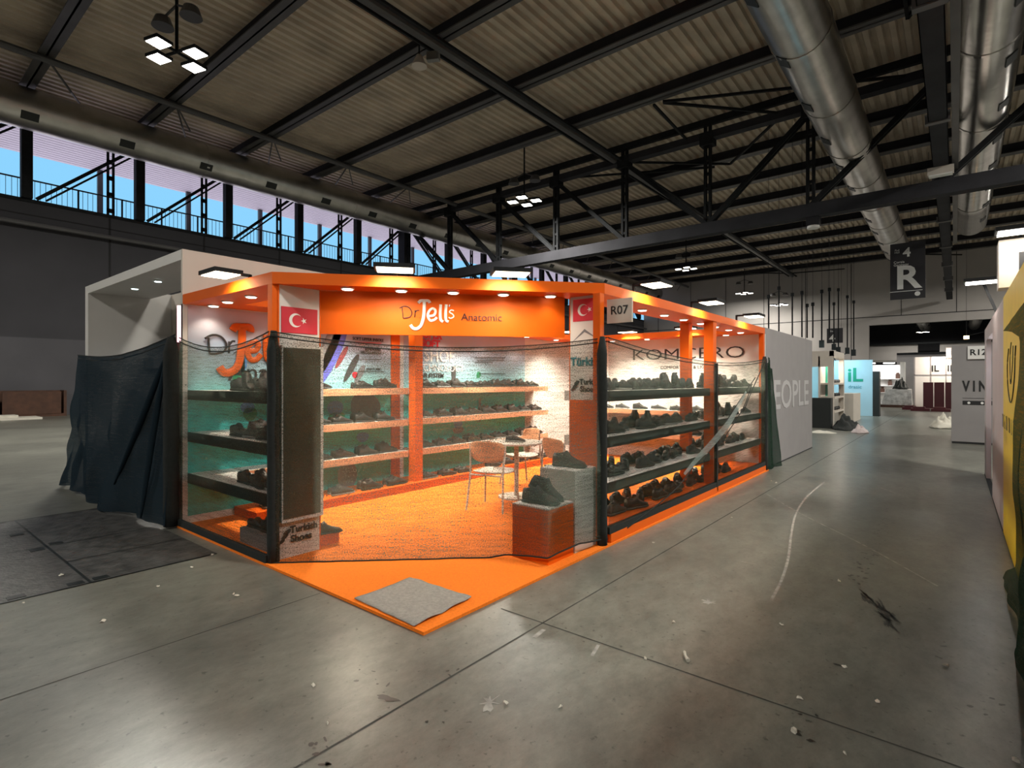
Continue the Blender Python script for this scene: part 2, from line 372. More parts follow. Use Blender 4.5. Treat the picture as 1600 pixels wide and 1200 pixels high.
# roof steel : I-beams across the hall
def ibeam(y, z0=13.6, z1=ZR, w=.5):
    e = empty('roof_beam', (0, y, z0), 0, kind='structure')
    MB().box(XW, XE, -.03, .03, 0, z1-z0).build('beam_web', 'beam', e)
    MB().box(XW, XE, -w/2, w/2, 0, .05).build('beam_flange', 'flange', e)
    return e
BY = 4.73
for k in range(-6, 15):
    y = BY+4.29*k
    if abs(k-5) < .5: continue
    if y < YE-.5: ibeam(y)
S('roof_purlin', MB().box(XW, XE, 26.1, 26.3, ZR-.32, ZR), 'blackmetal')
# lattice girder
TY = 26.2; ZT, ZB = 13.35, 8.85
tr = empty('lattice_girder', (0, 0, 0), 0, kind='structure')
MB().box(XW, XE, TY-.22, TY+.22, ZT-.22, ZT+.12).build('top_chord', 'beam', tr)
MB().box(XW, XE, TY-.25, TY+.25, ZB-.28, ZB+.28).build('bottom_chord', 'beam', tr)
px = [-31.2+4.4*k for k in range(13)]
for x in px:
    m_ = MB().box(x-.17, x-.06, TY-.1, TY+.1, ZB, ZR-.3).box(x+.06, x+.17, TY-.1, TY+.1, ZB, ZR-.3)
    for q in range(6): m_.box(x-.17, x+.17, TY-.08, TY+.08, ZB+.5+q*.7, ZB+.62+q*.7)
    m_.build('girder_post', 'blackmetal', tr)
    MB().box(x-.32, x+.32, TY-.26, TY+.26, ZT-.5, ZT+.1).build('gusset_plate', 'blackmetal', tr)
for i in range(len(px)-1):
    a, b = px[i], px[i+1]
    P, Q = ((a, TY, ZT-.2), (b, TY, ZB+.2)) if a < -9.5 else ((a, TY, ZB+.2), (b, TY, ZT-.2))
    m_ = MB()
    for dy in (-.12, .12): m_.bar(Vector(P)+Vector((0, dy, 0)), Vector(Q)+Vector((0, dy, 0)), .09, .2)
    m_.build('girder_diagonal', 'blackmetal', tr)
MB().box(XW+.05, XW+.75, TY-.3, TY+.3, 0, ZR).build('girder_column', 'beam', tr)
# second girder near the end wall, third behind
# long tie tubes with struts
for (xx, z, r) in ((-26.0, 13.42, .13), (-14.1, 13.35, .17)):
    S('tie_tube', MB().tube([(xx, YS, z), (xx, YE, z)], r, 10), 'flange')
S('light_track', MB().box(-13.75, -13.62, YS, YE, 13.2, 13.3).box(-14.5, -14.42, YS, YE, 13.3, 13.4), 'blackmetal')
mb = MB()
for k in range(-3, 15):
    y = BY+4.29*k
    mb.bar((-26, y, 13.5), (-30.2, y+1.9, 13.9), .06); mb.bar((-26, y, 13.5), (-26.9, y+.9, 12.9), .05)
S('wind_bracing', mb, 'flange')
mb = MB()
for (a, b) in (((-10.0, 21.9), (-10.2, 26.2)), ((-9.6, 21.9), (-1.5, 26.0)), ((-9.6, 22), (-6.0, 26.1)), ((-18.6, 26), (-10.3, 30.4)), ((-22.8, 26.2), (-18.6, 26.4)),
               ((-9.5, 30.5), (-14.2, 26.3)), ((-9.5, 30.5), (-6, 26.4)), ((-1.2, 21.9), (1.2, 17.7)), ((-1.2, 21.9), (-1.2, 17.7)), ((-14, 65.5), (-9, 66.5)), ((-18, 62), (-14, 65.5)), ((-4, 62), (.5, 66))):
    mb.bar((a[0], a[1], 13.4), (b[0], b[1], 13.4), .1)
S('roof_brace', mb, 'blackmetal')

# ducts
def duct(name, x, zc, r, y0, y1, m, seg_len, label, vents, vside=-1, cuff=None):
    e = empty(name, (x, 0, zc), 0, label, 'duct')
    pts = []; rad = []; y = y0
    while y < y1:
        pts += [(0, y, 0), (0, min(y+seg_len-.02, y1), 0)]; rad += [r, r]; y += seg_len
    MB().tube(pts, rad, 28).build('duct_pipe', m, e, smooth=True)
    y = y0+seg_len
    while y < y1:
        MB().tube([(0, y-.06, 0), (0, y+.06, 0)], r+.02, 28).build('duct_ring', m, e); y += seg_len
    y = y0+1.3
    while y < y1:
        for ang in vents:
            a = math.radians(ang); c = Vector((math.cos(a), 0, math.sin(a)))*(r+.004); t = Vector((-math.sin(a), 0, math.cos(a)))
            q = MB(); w2 = r*.2; h2 = .28
            ps = [c+t*w2*i+Vector((0, y+h2*j, 0)) for i, j in ((-1, -1), (1, -1), (1, 1), (-1, 1))]
            q.add([p+c.normalized()*.012 for p in ps]+[p-c.normalized()*.05 for p in ps], [(0,1,2,3),(4,5,6,7),(0,1,5,4),(1,2,6,5),(2,3,7,6),(3,0,4,7)])
            q.build('vent_opening', 'black', e)
        y += 3.3
    return e
duct('spiral_duct', -3.35, 11.35, .80, -14, 50, 'duct', 4.4, 'long matt spiral ventilation duct over the gangway beside the hanging R sign', [-125])
duct('foil_duct', .75, 11.35, .78, -10, 44, 'foil', 6.0, 'shiny crumpled ventilation duct running beyond the cable tray', [-50])
duct('wall_duct', -29.3, 12.65, .82, YS+1, YE-2, 'duct', 8.6, 'long ventilation duct running above the high windows', [-38])
# cable tray
tray = empty('cable_tray', (0, 0, 0), 0, 'galvanised cable tray hanging between the two big ducts', 'cable tray')
MB().box(-.62, -.16, YS+2, YE-1, 9.3, 9.33).box(-.62, -.60, YS+2, YE-1, 9.3, 9.5).box(-.18, -.16, YS+2, YE-1, 9.3, 9.5).build('tray_channel', 'beam', tray)
MB().box(-.08, .10, YS+2, 40, 9.42, 9.5).build('narrow_channel', 'flange', tray)
for k in range(12):
    MB().box(-.7, -.1, -12+k*6.5, -11.8+k*6.5, 9.26, 9.54).build('tray_joint', 'flange', tray)
for (yy, lab) in ((25.0, 'white emergency light box under the cable tray by the girder'), (27.4, 'white emergency light box under the cable tray just beyond the girder')):
    e = empty('emergency_light', (-.4, yy, 9.07), 0, lab, 'emergency light')
    MB().box(-.38, .38, -.12, .12, -.05, .22).build('lamp_box', 'cream', e); MB().box(-.34, .34, -.14, .14, -.1, -.05).build('diffuser', 'whitev', e)
e = empty('emergency_light', (-4.7, 26.2, 8.1), 0, 'boxed emergency lamp hanging below the girder chord', 'emergency light')
MB().box(-.25, .25, -.2, .2, .1, .55).build('lamp_box', 'beam', e); MB().cyl((0, 0, 0), .24, .1).build('diffuser', 'whitev', e)
p = atd(655, 93, 19.5)
e = empty('hall_loudspeaker', tuple(p), .5, 'pale horn loudspeaker under a roof beam', 'loudspeaker')
MB().cyl((0, 0, -.25), .28, .4, r2=.1).build('horn', 'cream', e); MB().box(.3, .75, -.1, .1, -.1, .2).build('speaker_box', 'steel', e); MB().bar((0, 0, .1), (0, 0, .9), .05).build('bracket', 'blackmetal', e)

# hanging lamp clusters (four square LED panels on a stem with two shades above)
def cluster(x, y, z, label, watts=HALL_W, rz=.3, s=1.0, grp=None):
    e = empty('hall_lamp', (x, y, z), rz, label, 'hall lamp')
    for i, (dx, dy) in enumerate(((-.62, -.1), (.1, -.62), (.62, .12), (-.08, .62))):
        h = MB().box(dx*s-.27*s, dx*s+.27*s, dy*s-.24*s, dy*s+.24*s, 0, .09).build('lamp_head', 'blackmetal', e)
        MB().box(dx*s-.24*s, dx*s+.24*s, dy*s-.21*s, dy*s+.21*s, -.012, -.002).build('led_panel', 'led', h)
    m_ = MB().bar((-.75*s, 0, .12), (.75*s, 0, .12), .06).bar((0, -.75*s, .12), (0, .75*s, .12), .06); m_.build('cross_arm', 'blackmetal', e)
    MB().tube([(0, 0, .1), (0, 0, (ZR if y < YE else 13.99)-z)], .045, 8).build('lamp_stem', 'blackmetal', e)
    for dx in (-.6, .6):
        MB().cyl((dx*s, 0, 1.0), .30*s, .28, r2=.2*s).bar((0, 0, 1.5), (dx*s, 0, 1.25), .05).build('old_shade', 'flange', e)
    area_light(e, (0, 0, -.06), 1.5, watts)
    return e
cl = [((-17.8, 6.2), 'bright four panel hall lamp hanging high over the dark floor plates'), ((-17.8, 22.9), 'four panel hall lamp hanging before the lattice girder'),
      ((-17.8, 45.4), 'four panel hall lamp hanging beyond the girder, brightest of the distant ones'), ((-17.8, 62.0), 'small distant four panel hall lamp near the end wall')]
ZL = 11.15
for i, (xy, lab) in enumerate(cl): cluster(xy[0], xy[1], ZL, lab, HALL_W*(1, 1, .8, .6)[i])
p = atd(1225, 480, 60); cluster(p.x, 63.3, p.z, 'smallest four panel hall lamp in front of the end wall rods', 250)
for i, (x, y) in enumerate(((-17.8, -10.5), (3, -10.5), (6, 6.5), (8, 23.6), (8, 41), (8, 58))):  # unseen lamps added to give the hall ambient light
    cluster(x, y, ZL, 'unseen four panel hall lamp added for ambient light, %s in the outer row' % ORD[i])

# doorway hall lamps
for i, (x, y) in enumerate(((-12, 90), (6, 95), (-4, 110))):
    cluster(x, y, 9.5, '%s four panel lamp in the hall beyond the wide opening' % ORD[i], 1500)

# floor marks
def decal(name, pts, wdt, m, z=.0015):
    P = [Vector(p) for p in pts]; mb = MB(); vs = []
    for i, p in enumerate(P):
        d = P[min(i+1, len(P)-1)]-P[max(i-1, 0)]; n_ = Vector((-d.y, d.x, 0)).normalized()*(wdt[i] if isinstance(wdt, list) else wdt)/2
        vs += [(p.x+n_.x, p.y+n_.y, z), (p.x-n_.x, p.y-n_.y, z)]
    mb.add(vs, [(2*i, 2*i+1, 2*i+3, 2*i+2) for i in range(len(P)-1)]); return mb.build(name, m, fl)
decal('floor_joint', [(-2.05, -4, 0), (-2.05, 60, 0)], .012, 'fjoint')
decal('floor_joint', [(-2.4, 2.83, 0), (10, 2.83, 0)], .011, 'fjoint')
decal('floor_joint', [(-3.6, -3, 0), (-3.6, 2.2, 0)], .009, 'fjoint')
decal('floor_joint', [(-2.0, 12.2, 0), (.4, 12.2, 0)], .009, 'fjoint')
arc = [G(*q) for q in ((1290, 752), (1262, 775), (1245, 800), (1237, 830), (1232, 870), (1222, 905), (1205, 938))]
decal('scratch', smooth_pts(arc, 4), .022, 'scratch')
ln = [G(*q) for q in ((1198, 772), (1250, 802), (1350, 852), (1465, 916))]
decal('scratch', smooth_pts(ln, 4), .016, 'scratch'); decal('scratch', [G(1370, 760), G(1420, 778)], .02, 'scratch'); decal('scratch', [G(1385, 768), G(1445, 772)], .012, 'scratch')
decal('scratch', [G(925, 1025), G(935, 1008)], .02, 'scratch'); decal('scratch', [G(835, 996), G(850, 984)], .03, 'scratch')
decal('scratch', [G(1150, 876), G(1190, 883)], .012, 'scratch')
def blob(c, rx, ry, ang, m='stain', z=.002, seed=0, n_=18, rag=.35):
    rnd = random.Random(seed); vs = []
    for i in range(n_):
        a = 2*PI*i/n_; k = 1+rag*(rnd.random()-.5)*2; x, y = rx*k*math.cos(a), ry*k*math.sin(a)
        vs.append((c.x+x*math.cos(ang)-y*math.sin(ang), c.y+x*math.sin(ang)+y*math.cos(ang), z))
    return MB().add(vs, [tuple(range(n_))]).build('floor_stain', m, fl)
st = G(1378, 952); dr = G(1402, 978)-G(1355, 922)
ang0 = math.atan2(dr.y, dr.x)
for k in range(18):
    t = (k-9)/18; c = st+dr*(t*.9)+Vector((random.uniform(-.05, .05), random.uniform(-.05, .05), 0)); blob(c, random.uniform(.05,.10), random.uniform(.007,.016), ang0+.1+random.uniform(-.15,.15), seed=k, rag=.8)
rs = random.Random(3)
for k in range(46):
    t = rs.random(); u = 1400-70*t+rs.uniform(-14, 14); v = 790+130*t+rs.uniform(-6, 6)
    blob(G(u, v), rs.uniform(.008, .022), rs.uniform(.006, .014), rs.uniform(0, 3), seed=k+50, n_=8)
for k in range(34):
    u, v = rs.choice(((690, 1115), (720, 1040), (580, 1070), (1450, 1010), (1540, 1110), (1260, 1140), (500, 1180)))
    blob(G(u+rs.uniform(-28, 28), min(1195, v+rs.uniform(-25, 20))), rs.uniform(.006, .02), rs.uniform(.005, .012), rs.uniform(0, 3), seed=k+150, n_=8)
blob(G(1108, 941), .05, .04, 0, 'scratch', seed=9, rag=.7); blob(G(1312, 1040), .03, .012, 0, seed=12)
blob(G(605, 1092), .07, .02, .3, seed=21); blob(G(766, 1098), .03, .05, .4, 'scratch', seed=22, rag=.8)
# steel cover plates
mx0, mx1 = -8.1, -5.15
pl = S('floor_plates', MB().box(mx0, mx1, -3, 2.12, 0, .004), 'trench')
for (a, b) in (((-5.15, -3), (-5.15, 2.1)), ((-6.6, -3), (-6.6, 2.1)), ((-8.1, -3), (-8.1, 2.1)), ((-8.1, 1.2), (-5.15, 1.2)), ((-8.1, -.3), (-5.15, -.3)), ((-5.9, 1.2), (-5.9, 2.1)), ((-7.4, -.3), (-7.4, 1.2)), ((-8.1, -1.6), (-5.15, -1.6))):
    o = decal('plate_seam', [Vector((*a, 0)), Vector((*b, 0))], .02, 'black', .0055); o.parent = pl
for i, (x, y) in enumerate(((-5.22, 1.12), (-5.22, 1.28), (-6.53, 1.12), (-6.67, 1.28), (-6.53, -.2), (-5.22, -.2), (-7.33, 1.1), (-5.22, .62), (-5.22, .78))):
    MB().box(x-.04, x+.04, y-.05, y+.05, .004, .007).build('plate_slot', 'black', pl)
for i, (u, v) in enumerate(((36, 944), (370, 862), (332, 868), (247, 918), (300, 888), (365, 930), (370, 932), (490, 1073), (512, 1132), (876, 1106), (790, 1100), (1009, 1031), (1072, 1030), (1021, 849), (1143, 810),
        (1205, 752), (1213, 755), (1311, 909), (1320, 1044), (1240, 1145), (1249, 1093), (1320, 1180), (1371, 1098), (1590, 1192), (1053, 974), (421, 887), (705, 918), (1221, 978), (1478, 1042), (95, 900), (160, 972))):
    c = G(u, v); q = MB(); rr = rs.uniform(.007, .016); vs = []
    n_ = 7
    for j in range(n_):
        a = 2*PI*j/n_; k = rs.uniform(.5, 1.2); vs.append((rr*k*math.cos(a)*1.6, rr*k*math.sin(a), rs.uniform(0.001, .012)))
    vs += [(x*.6, y*.6, z+.006) for x, y, z in vs]
    q.add(vs, [tuple(range(n_))[::-1], tuple(range(n_, 2*n_))]+[(j, (j+1) % n_, n_+(j+1) % n_, n_+j) for j in range(n_)])
    o = q.build('paper_scrap', 'paper', loc=(c.x, c.y, .002)); o.rotation_euler = (0, 0, rs.uniform(0, 6))
    tag(o, 'tiny pale scrap of litter lying on the concrete floor', 'litter', 'pale scraps scattered on the concrete floor')
c = G(1072, 1029); o = MB().tube([(-.045, 0, .012), (0, .004, .016), (.05, -.004, .012)], [.012, .007, .009], 8).build('plastic_offcut', 'paper', loc=(c.x, c.y, 0)); o.rotation_euler = (0, 0, 2.2)
tag(o, 'pale twisted plastic offcut beside the long floor joint', 'litter')

# ================================================================ THE ORANGE BOOTH
BX0, BX1, BY0, BY1, BH, HT = -6.41, -2.57, 2.29, 10.15, 2.38, 2.48
CX = -4.486; P1 = Vector((CX, BY0, 0)); P2 = Vector((BX1, 4.545, 0))
o = MB().prism([(BX0, BY0-.06), (BX1+.06, BY0-.06), (BX1+.06, BY1), (BX0, BY1)], .001, .022).build('orange_carpet', 'carpet')
tag(o, 'bright orange booth carpet pointing out in a corner on the concrete', 'carpet')
# felt doormat
pm = [G(*q) for q in ((556, 941), (600, 926), (642, 908), (690, 924), (738, 940), (705, 955), (650, 985), (612, 968))]
mb = MB(); c0 = sum(pm, Vector())/8; rings = []
A, B, Cc, D = G(556, 942), G(642, 908), G(738, 941), G(648, 986)
nn = 16; vs = []
for i in range(nn+1):
    for j in range(nn+1):
        s_, t_ = i/nn, j/nn; p = (A*(1-s_)+B*s_)*(1-t_)+(D*(1-s_)+Cc*s_)*t_
        e_ = .012*noise.noise(Vector((p.x*9, p.y*9, 0))); p = p+Vector((e_, e_, 0))
        vs.append((p.x, p.y, .028+.006*(1+noise.noise(Vector((p.x*5, p.y*5, 1))))+(.012*(t_-.8)*5 if t_ > .8 else 0)*abs(math.sin(s_*7))))
k = len(vs); vs += [(x, y, z-.006) for x, y, z in vs]; f = []
for i in range(nn):
    for j in range(nn):
        a = i*(nn+1)+j; q = (a, a+1, a+nn+2, a+nn+1); f += [q, tuple(x+k for x in q)[::-1]]
for i in range(nn):
    for a, b in ((i, i+1), (nn*(nn+1)+i, nn*(nn+1)+i+1), (i*(nn+1), (i+1)*(nn+1)), (i*(nn+1)+nn, (i+1)*(nn+1)+nn)): f.append((a, b, b+k, a+k))
mb.add(vs, f); tag(mb.build('felt_mat', 'felt', smooth=True), 'crumpled grey felt square lying on the orange carpet corner', 'mat')

# header ring with downlights
hd = empty('booth_header', (0, 0, 0), 0, 'bright orange header frame around the top of the corner booth', 'booth header')
outp = [(BX0, BY0), (CX, BY0), (BX1, 4.545), (BX1, BY1), (BX0, BY1)]
inp = [(-5.96, 2.74), (-4.50, 2.74), (-3.02, 4.50), (-3.02, 9.7), (-5.96, 9.7)]
for i in range(5):
    j = (i+1) % 5
    MB().prism([outp[i], outp[j], inp[j], inp[i]], BH, HT).build('header_beam', 'orange', hd)
def downlight(x, y, z, par, lens='lens', r=.045, watts=SPOT_W, col=(1, .85, .62)):
    d = MB().cyl((x, y, z-.012), r+.014, .012).build('downlight', 'whitev', par)
    MB().cyl((x, y, z-.018), r, .006).build('downlight_lens', lens, d)
    l = bpy.data.lights.new('spot_glow', 'SPOT'); l.energy = watts; l.spot_size = 2.1; l.spot_blend = .6; l.shadow_soft_size = .04; l.color = col
    q = bpy.data.objects.new('spot_glow', l); COL.objects.link(q); q.location = (x, y, z-.03); q.parent = d
W2 = SPOT_W*2.2
for u, v in ((543, 450), (627, 453), (708, 456), (786.5, 459), (860, 461.6)):
    p = G(u, v, BH); downlight(p.x, p.y, BH, hd, watts=W2*.25)
for u, v in ((333.8, 477), (355.7, 470.7), (392.5, 462.5)):
    p = G(u, v, BH); downlight(p.x, p.y, BH, hd, watts=W2*.8)
for k in range(8): downlight(-2.80, 5.2+k*.62, BH, hd, watts=W2*1.6)
for k in range(7): downlight(-6.12, 3.2+k*.95, BH, hd, watts=W2*1.15)
for k in range(4): downlight(-5.4+k*.75, 9.88, BH, hd, watts=W2*.6)
# posts
def post(x, y, w_, z0=.022, z1=BH, m='orange', nm='post', lab='orange square booth post'):
    return tag(MB().box(x-w_/2, x+w_/2, y-w_/2, y+w_/2, z0, z1).build(nm, m), lab, 'post')
post(CX-.04, BY0+.04, .075, lab='orange corner post of the booth beside the screen pillar')
post(BX1-.04, 4.50, .075, lab='orange corner post of the booth beside the R07 plate')
post(BX1-.075, 7.62, .13, lab='orange outer post dividing the gangway side of the booth')
post(-2.98, 7.60, .13, lab='orange inner post standing on the inside behind the outer dividing post')
post(-6.02, 5.2, .14, lab='orange post standing in front of the teal printed wall')
post(BX1-.04, BY1-.05, .075, lab='orange end post of the booth against the grey wall')
# walls of the booth
wl = empty('booth_wall', (BX0, 0, 0), 0, 'long booth wall with a sea and sky print behind shelves of shoes', 'wall')
MB().box(-.04, 0, BY0, BY1, .022, BH).build('wall_panel', 'white', wl)
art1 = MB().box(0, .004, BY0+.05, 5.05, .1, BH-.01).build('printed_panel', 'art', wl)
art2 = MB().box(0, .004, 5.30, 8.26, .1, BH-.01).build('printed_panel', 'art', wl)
MB().box(0, .012, 5.06, 5.22, .1, BH-.01).build('orange_strip', 'orange', wl)
wb = empty('booth_wall', (0, BY1, 0), 0, 'white rear booth wall with thin dark lettering', 'wall')
MB().box(BX0, BX1, 0, .04, .022, BH).build('wall_panel', 'white', wb)
a = ony(989, 551, BY1); b = ony(1163, 551, BY1)
t_ = text('lettering', 'KOMCERO', .30, 'text', ((a.x+b.x)/2, -.006, 2.07), FRONT, wb, bold=-.002, wx=abs(b.x-a.x))
text('lettering', 'COMFORTABLE & LIGHT', .09, 'text', ((a.x+b.x)/2, -.006, 1.82), FRONT, wb)
# print on the long wall: soles, captions, big logo
nx = Vector((1, 0, 0))
def wallpt(u, v, x=BX0+.012): p = onx(u, v, x); return p
def wstroke(par, name, pix, r, m, x=BX0+.02, flat=.35, k=5):
    P = smooth_pts([wallpt(u, v, x)-Vector((BX0, 0, 0)) for u, v in pix], k)
    return MB().tube(P, r, 10, flat=((1, 0, 0), flat)).build(name, m, par, smooth=True)
s1 = 5.333
def C1(pts, ox=270, oy=400, s=s1): return [(ox+x/s, oy+y/s) for x, y in pts]
lg = empty('wall_logo', (0, 0, 0), 0)
lg.parent = wl
for pts, r, m in (([(268, 688), (330, 658), (400, 672), (445, 730), (430, 790), (370, 812), (310, 812)], .012, 'text'), ([(298, 672), (300, 750), (310, 812)], .012, 'text'),
                  ([(470, 712), (468, 812)], .012, 'text'), ([(468, 745), (495, 712), (520, 712)], .012, 'text'), ([(518, 802), (521, 806)], .022, 'text'),
                  ([(498, 622), (520, 592), (570, 592), (630, 592), (650, 608), (648, 632)], .043, 'oranget'), ([(575, 595), (578, 700), (568, 800), (555, 880), (525, 940), (470, 972), (420, 965), (388, 925)], .046, 'oranget'),
                  ([(625, 790), (690, 785), (715, 740), (680, 715), (635, 750), (625, 810), (650, 862), (700, 860), (735, 820)], .034, 'oranget'), ([(778, 655), (775, 760), (785, 850), (812, 872)], .037, 'oranget'),
                  ([(850, 640), (848, 760), (858, 850), (885, 872)], .037, 'oranget')):
    wstroke(lg, 'logo_stroke', C1(pts), r, m)
p = wallpt(415, 583); text('lettering', 'Anatomic', .30, 'text', (.012, p.y+.15, p.z), EAST, wl)
def sole_shape(u, v, ln_, wd, tilt, m):
    p = wallpt(u, v); mb = MB(); n_ = 24; vs = []
    for xx in (.006, .014):
        for i in range(n_):
            a = 2*PI*i/n_; yy = math.cos(a)*wd/2*(1+.15*math.sin(a)); zz = math.sin(a)*ln_/2
            vs.append((xx, p.y+yy*math.cos(tilt)+zz*math.sin(tilt), p.z+zz*math.cos(tilt)-yy*math.sin(tilt)))
    mb.add(vs, [tuple(range(n_))[::-1], tuple(range(n_, 2*n_))]+[(i, (i+1) % n_, n_+(i+1) % n_, n_+i) for i in range(n_)])
    return mb.build('printed_sole', m, wl)
M['pblue'] = mat('blue_print', (.10, .12, .5), .5); M['pgrey'] = mat('grey_print', (.2, .2, .22), .5); M['pred'] = mat('dull_red_print', (.25, .05, .06), .5)
M['pdark'] = mat('dark_print', (.05, .055, .06), .5); M['pgreen'] = mat('green_shoe_print', (.02, .28, .12), .5); M['pblue2'] = mat('bright_blue_print', (.10, .35, .8), .5)
sole_shape(520, 552, .95, .20, .45, 'pblue'); sole_shape(512, 548, .9, .2, .45, 'pgrey'); sole_shape(534, 558, .36, .07, .55, 'pred'); sole_shape(549, 575, .45, .09, .55, 'pdark'); sole_shape(562, 585, .3, .09, .55, 'pgrey')
sole_shape(555, 586, .09, .09, 0, 'red'); sole_shape(373, 587, .5, .13, .1, 'pgreen'); sole_shape(376, 570, .2, .14, .1, 'pblue2'); sole_shape(391, 647, .16, .16, 0, 'pgreen'); sole_shape(387, 637, .13, .16, 0, 'pblue2')
sole_shape(524, 638, .2, .24, 0, 'pblue2'); sole_shape(527, 650, .1, .24, 0, 'pgreen'); sole_shape(567, 683, .14, .2, 0, 'pblue2'); sole_shape(716, 663, .16, .2, 0, 'pblue2'); sole_shape(716, 672, .12, .24, 0, 'pgrey'); sole_shape(543, 745, .4, .3, 0, 'pgrey')
sole_shape(571, 638, .45, .5, .4, 'pdark'); sole_shape(709, 586, .3, .1, 0, 'pdark'); sole_shape(748, 586, .12, .1, .6, 'pgreen'); sole_shape(750, 640, .42, .06, 0, 'pdark')
def cap(u, v, s, size, m='text', al='CENTER', bold=0, shear=0):
    p = wallpt(u, v); text('lettering', s, size, m, (.012, p.y, p.z), EAST, wl, align=al, bold=bold, shear=shear)
cap(576, 530.5, 'SOFT UPPER INSOLE', .058); cap(583, 546.5, 'REMOVABLE', .05); cap(580, 551.5, 'SPECIAL INSOLE', .05); cap(584, 577, 'ANATOMIC', .05)
cap(673, 523.5, 'SUPER', .17, 'red', bold=.008); cap(673, 537.5, 'SOFT', .165, 'red', bold=.008); cap(687, 557, 'SHOE', .27, 'whitev', bold=.004); cap(688, 575.5, 'TECHNOLOGY', .16, 'whitev'); cap(675, 587, 'AIR SYSTEM', .095, 'text', bold=.002, shear=.2)
wstroke(wl, 'underline', [(555, 534.5), (596, 536.5)], .006, 'red'); wstroke(wl, 'underline', [(560, 561), (596, 561.5)], .004, 'text'); wstroke(wl, 'underline', [(560, 580), (600, 581)], .004, 'text')
for k, (a, b, v) in enumerate(((742, 790, 559), (745, 788, 563), (742, 770, 566), (748, 790, 584))): wstroke(wl, 'underline', [(a, v), (b, v)], .006, 'text')

# pillars with flags
def flag(par, org, right, wd, ht, m='red'):
    """red flag with white crescent and star; org is the centre, right the reading direction"""
    r = Vector(right).normalized(); nrm = Vector((r.y, -r.x, 0)); up = Vector((0, 0, 1)); c = Vector(org)
    def q(x, z, d): return c+r*x+up*z+nrm*d
    mb = MB(); vs = [q(x, z, d) for d in (0, .004) for x, z in ((-wd/2, -ht/2), (wd/2, -ht/2), (wd/2, ht/2), (-wd/2, ht/2))]
    mb.add(vs, [(3,2,1,0),(4,5,6,7),(0,1,5,4),(1,2,6,5),(2,3,7,6),(3,0,4,7)]); f_ = mb.build('flag_print', 'red', par)
    R = ht*.27; r2 = R*.80; cx = -wd*.12; off = R*.27; vs = []; N_ = 40
    d = .0065
    # crescent: outer arc and inner arc between their crossing points
    xi = (R*R-r2*r2+off*off)/(2*off); yi = math.sqrt(max(0, R*R-xi*xi)); a0 = math.atan2(yi, xi); b0 = math.atan2(yi, xi-off)
    oa = [(cx+R*math.cos(a0+(2*PI-2*a0)*i/N_), R*math.sin(a0+(2*PI-2*a0)*i/N_)) for i in range(N_+1)]
    ia = [(cx+off+r2*math.cos(b0+(2*PI-2*b0)*i/N_), r2*math.sin(b0+(2*PI-2*b0)*i/N_)) for i in range(N_+1)]
    mb = MB(); mb.add([q(x, z, d) for x, z in oa+ia], [(i, i+1, N_+2+i, N_+1+i) for i in range(N_)]); mb.build('crescent', 'whitev', f_)
    sc = cx+R*1.28; rs_ = ht*.13; pts = []
    for i in range(10):
        a = PI+PI*i/5; rr = rs_ if i % 2 == 0 else rs_*.38; pts.append((sc+rr*math.cos(a), rr*math.sin(a)))
    mb = MB(); mb.add([q(sc, 0, d)]+[q(x, z, d) for x, z in pts], [(0, 1+i, 1+(i+1) % 10) for i in range(10)]); mb.build('star', 'whitev', f_)
def shoe_swirl(par, org, right, s):
    r = Vector(right).normalized(); nrm = Vector((r.y, -r.x, 0)); up = Vector((0, 0, 1)); c = Vector(org); mb = MB()
    for (x, z, a, b, t) in ((.25, .35, .42, .22, .5), (0, -.05, .40, .2, .6), (-.3, -.45, .34, .17, .5)):
        n_ = 16; pts = []
        for i in range(n_):
            th = 2*PI*i/n_; px_, pz_ = a*math.cos(th), b*math.sin(th); pts.append(c+r*s*(x+px_*math.cos(t)-pz_*math.sin(t))+up*s*(z+px_*math.sin(t)+pz_*math.cos(t))+nrm*.005)
        mb.add(pts, [tuple(range(n_))])
    mb.build('sole_emblem', 'text', par)
# screen pillar: panel faces east
pa = empty('flag_pillar', (CX, 2.53, 0), 0, 'white panel pillar with a flag and a tall dark screen', 'pillar')
MB().box(-.05, 0, -.185, .21, .022, BH).build('pillar_panel', 'white', pa)
MB().box(-.05, .004, -.19, -.178, .022, BH).box(-.05, .004, .203, .214, .022, BH).build('pillar_edge', 'orange', pa)
flag(pa, (.002, .01, 2.085), (0, 1, 0), .34, .225)
text('lettering', 'Turkish', .085, 'text', (.006, .05, .255), EAST, pa, bold=.002); text('lettering', 'Shoes', .085, 'text', (.006, .025, .175), EAST, pa, bold=.002); shoe_swirl(pa, (.003, -.13, .215), (0, 1, 0), .09)
tv = empty('display_screen', (CX+.006, 2.53, 0), 0, 'tall dark upright display screen mounted on the flag pillar', 'screen')
MB().box(0, .04, -.175, .215, .34, 1.86).build('screen_case', 'silver', tv); MB().box(.04, .045, -.165, .185, .37, 1.84).build('screen_glass', 'glass', tv)
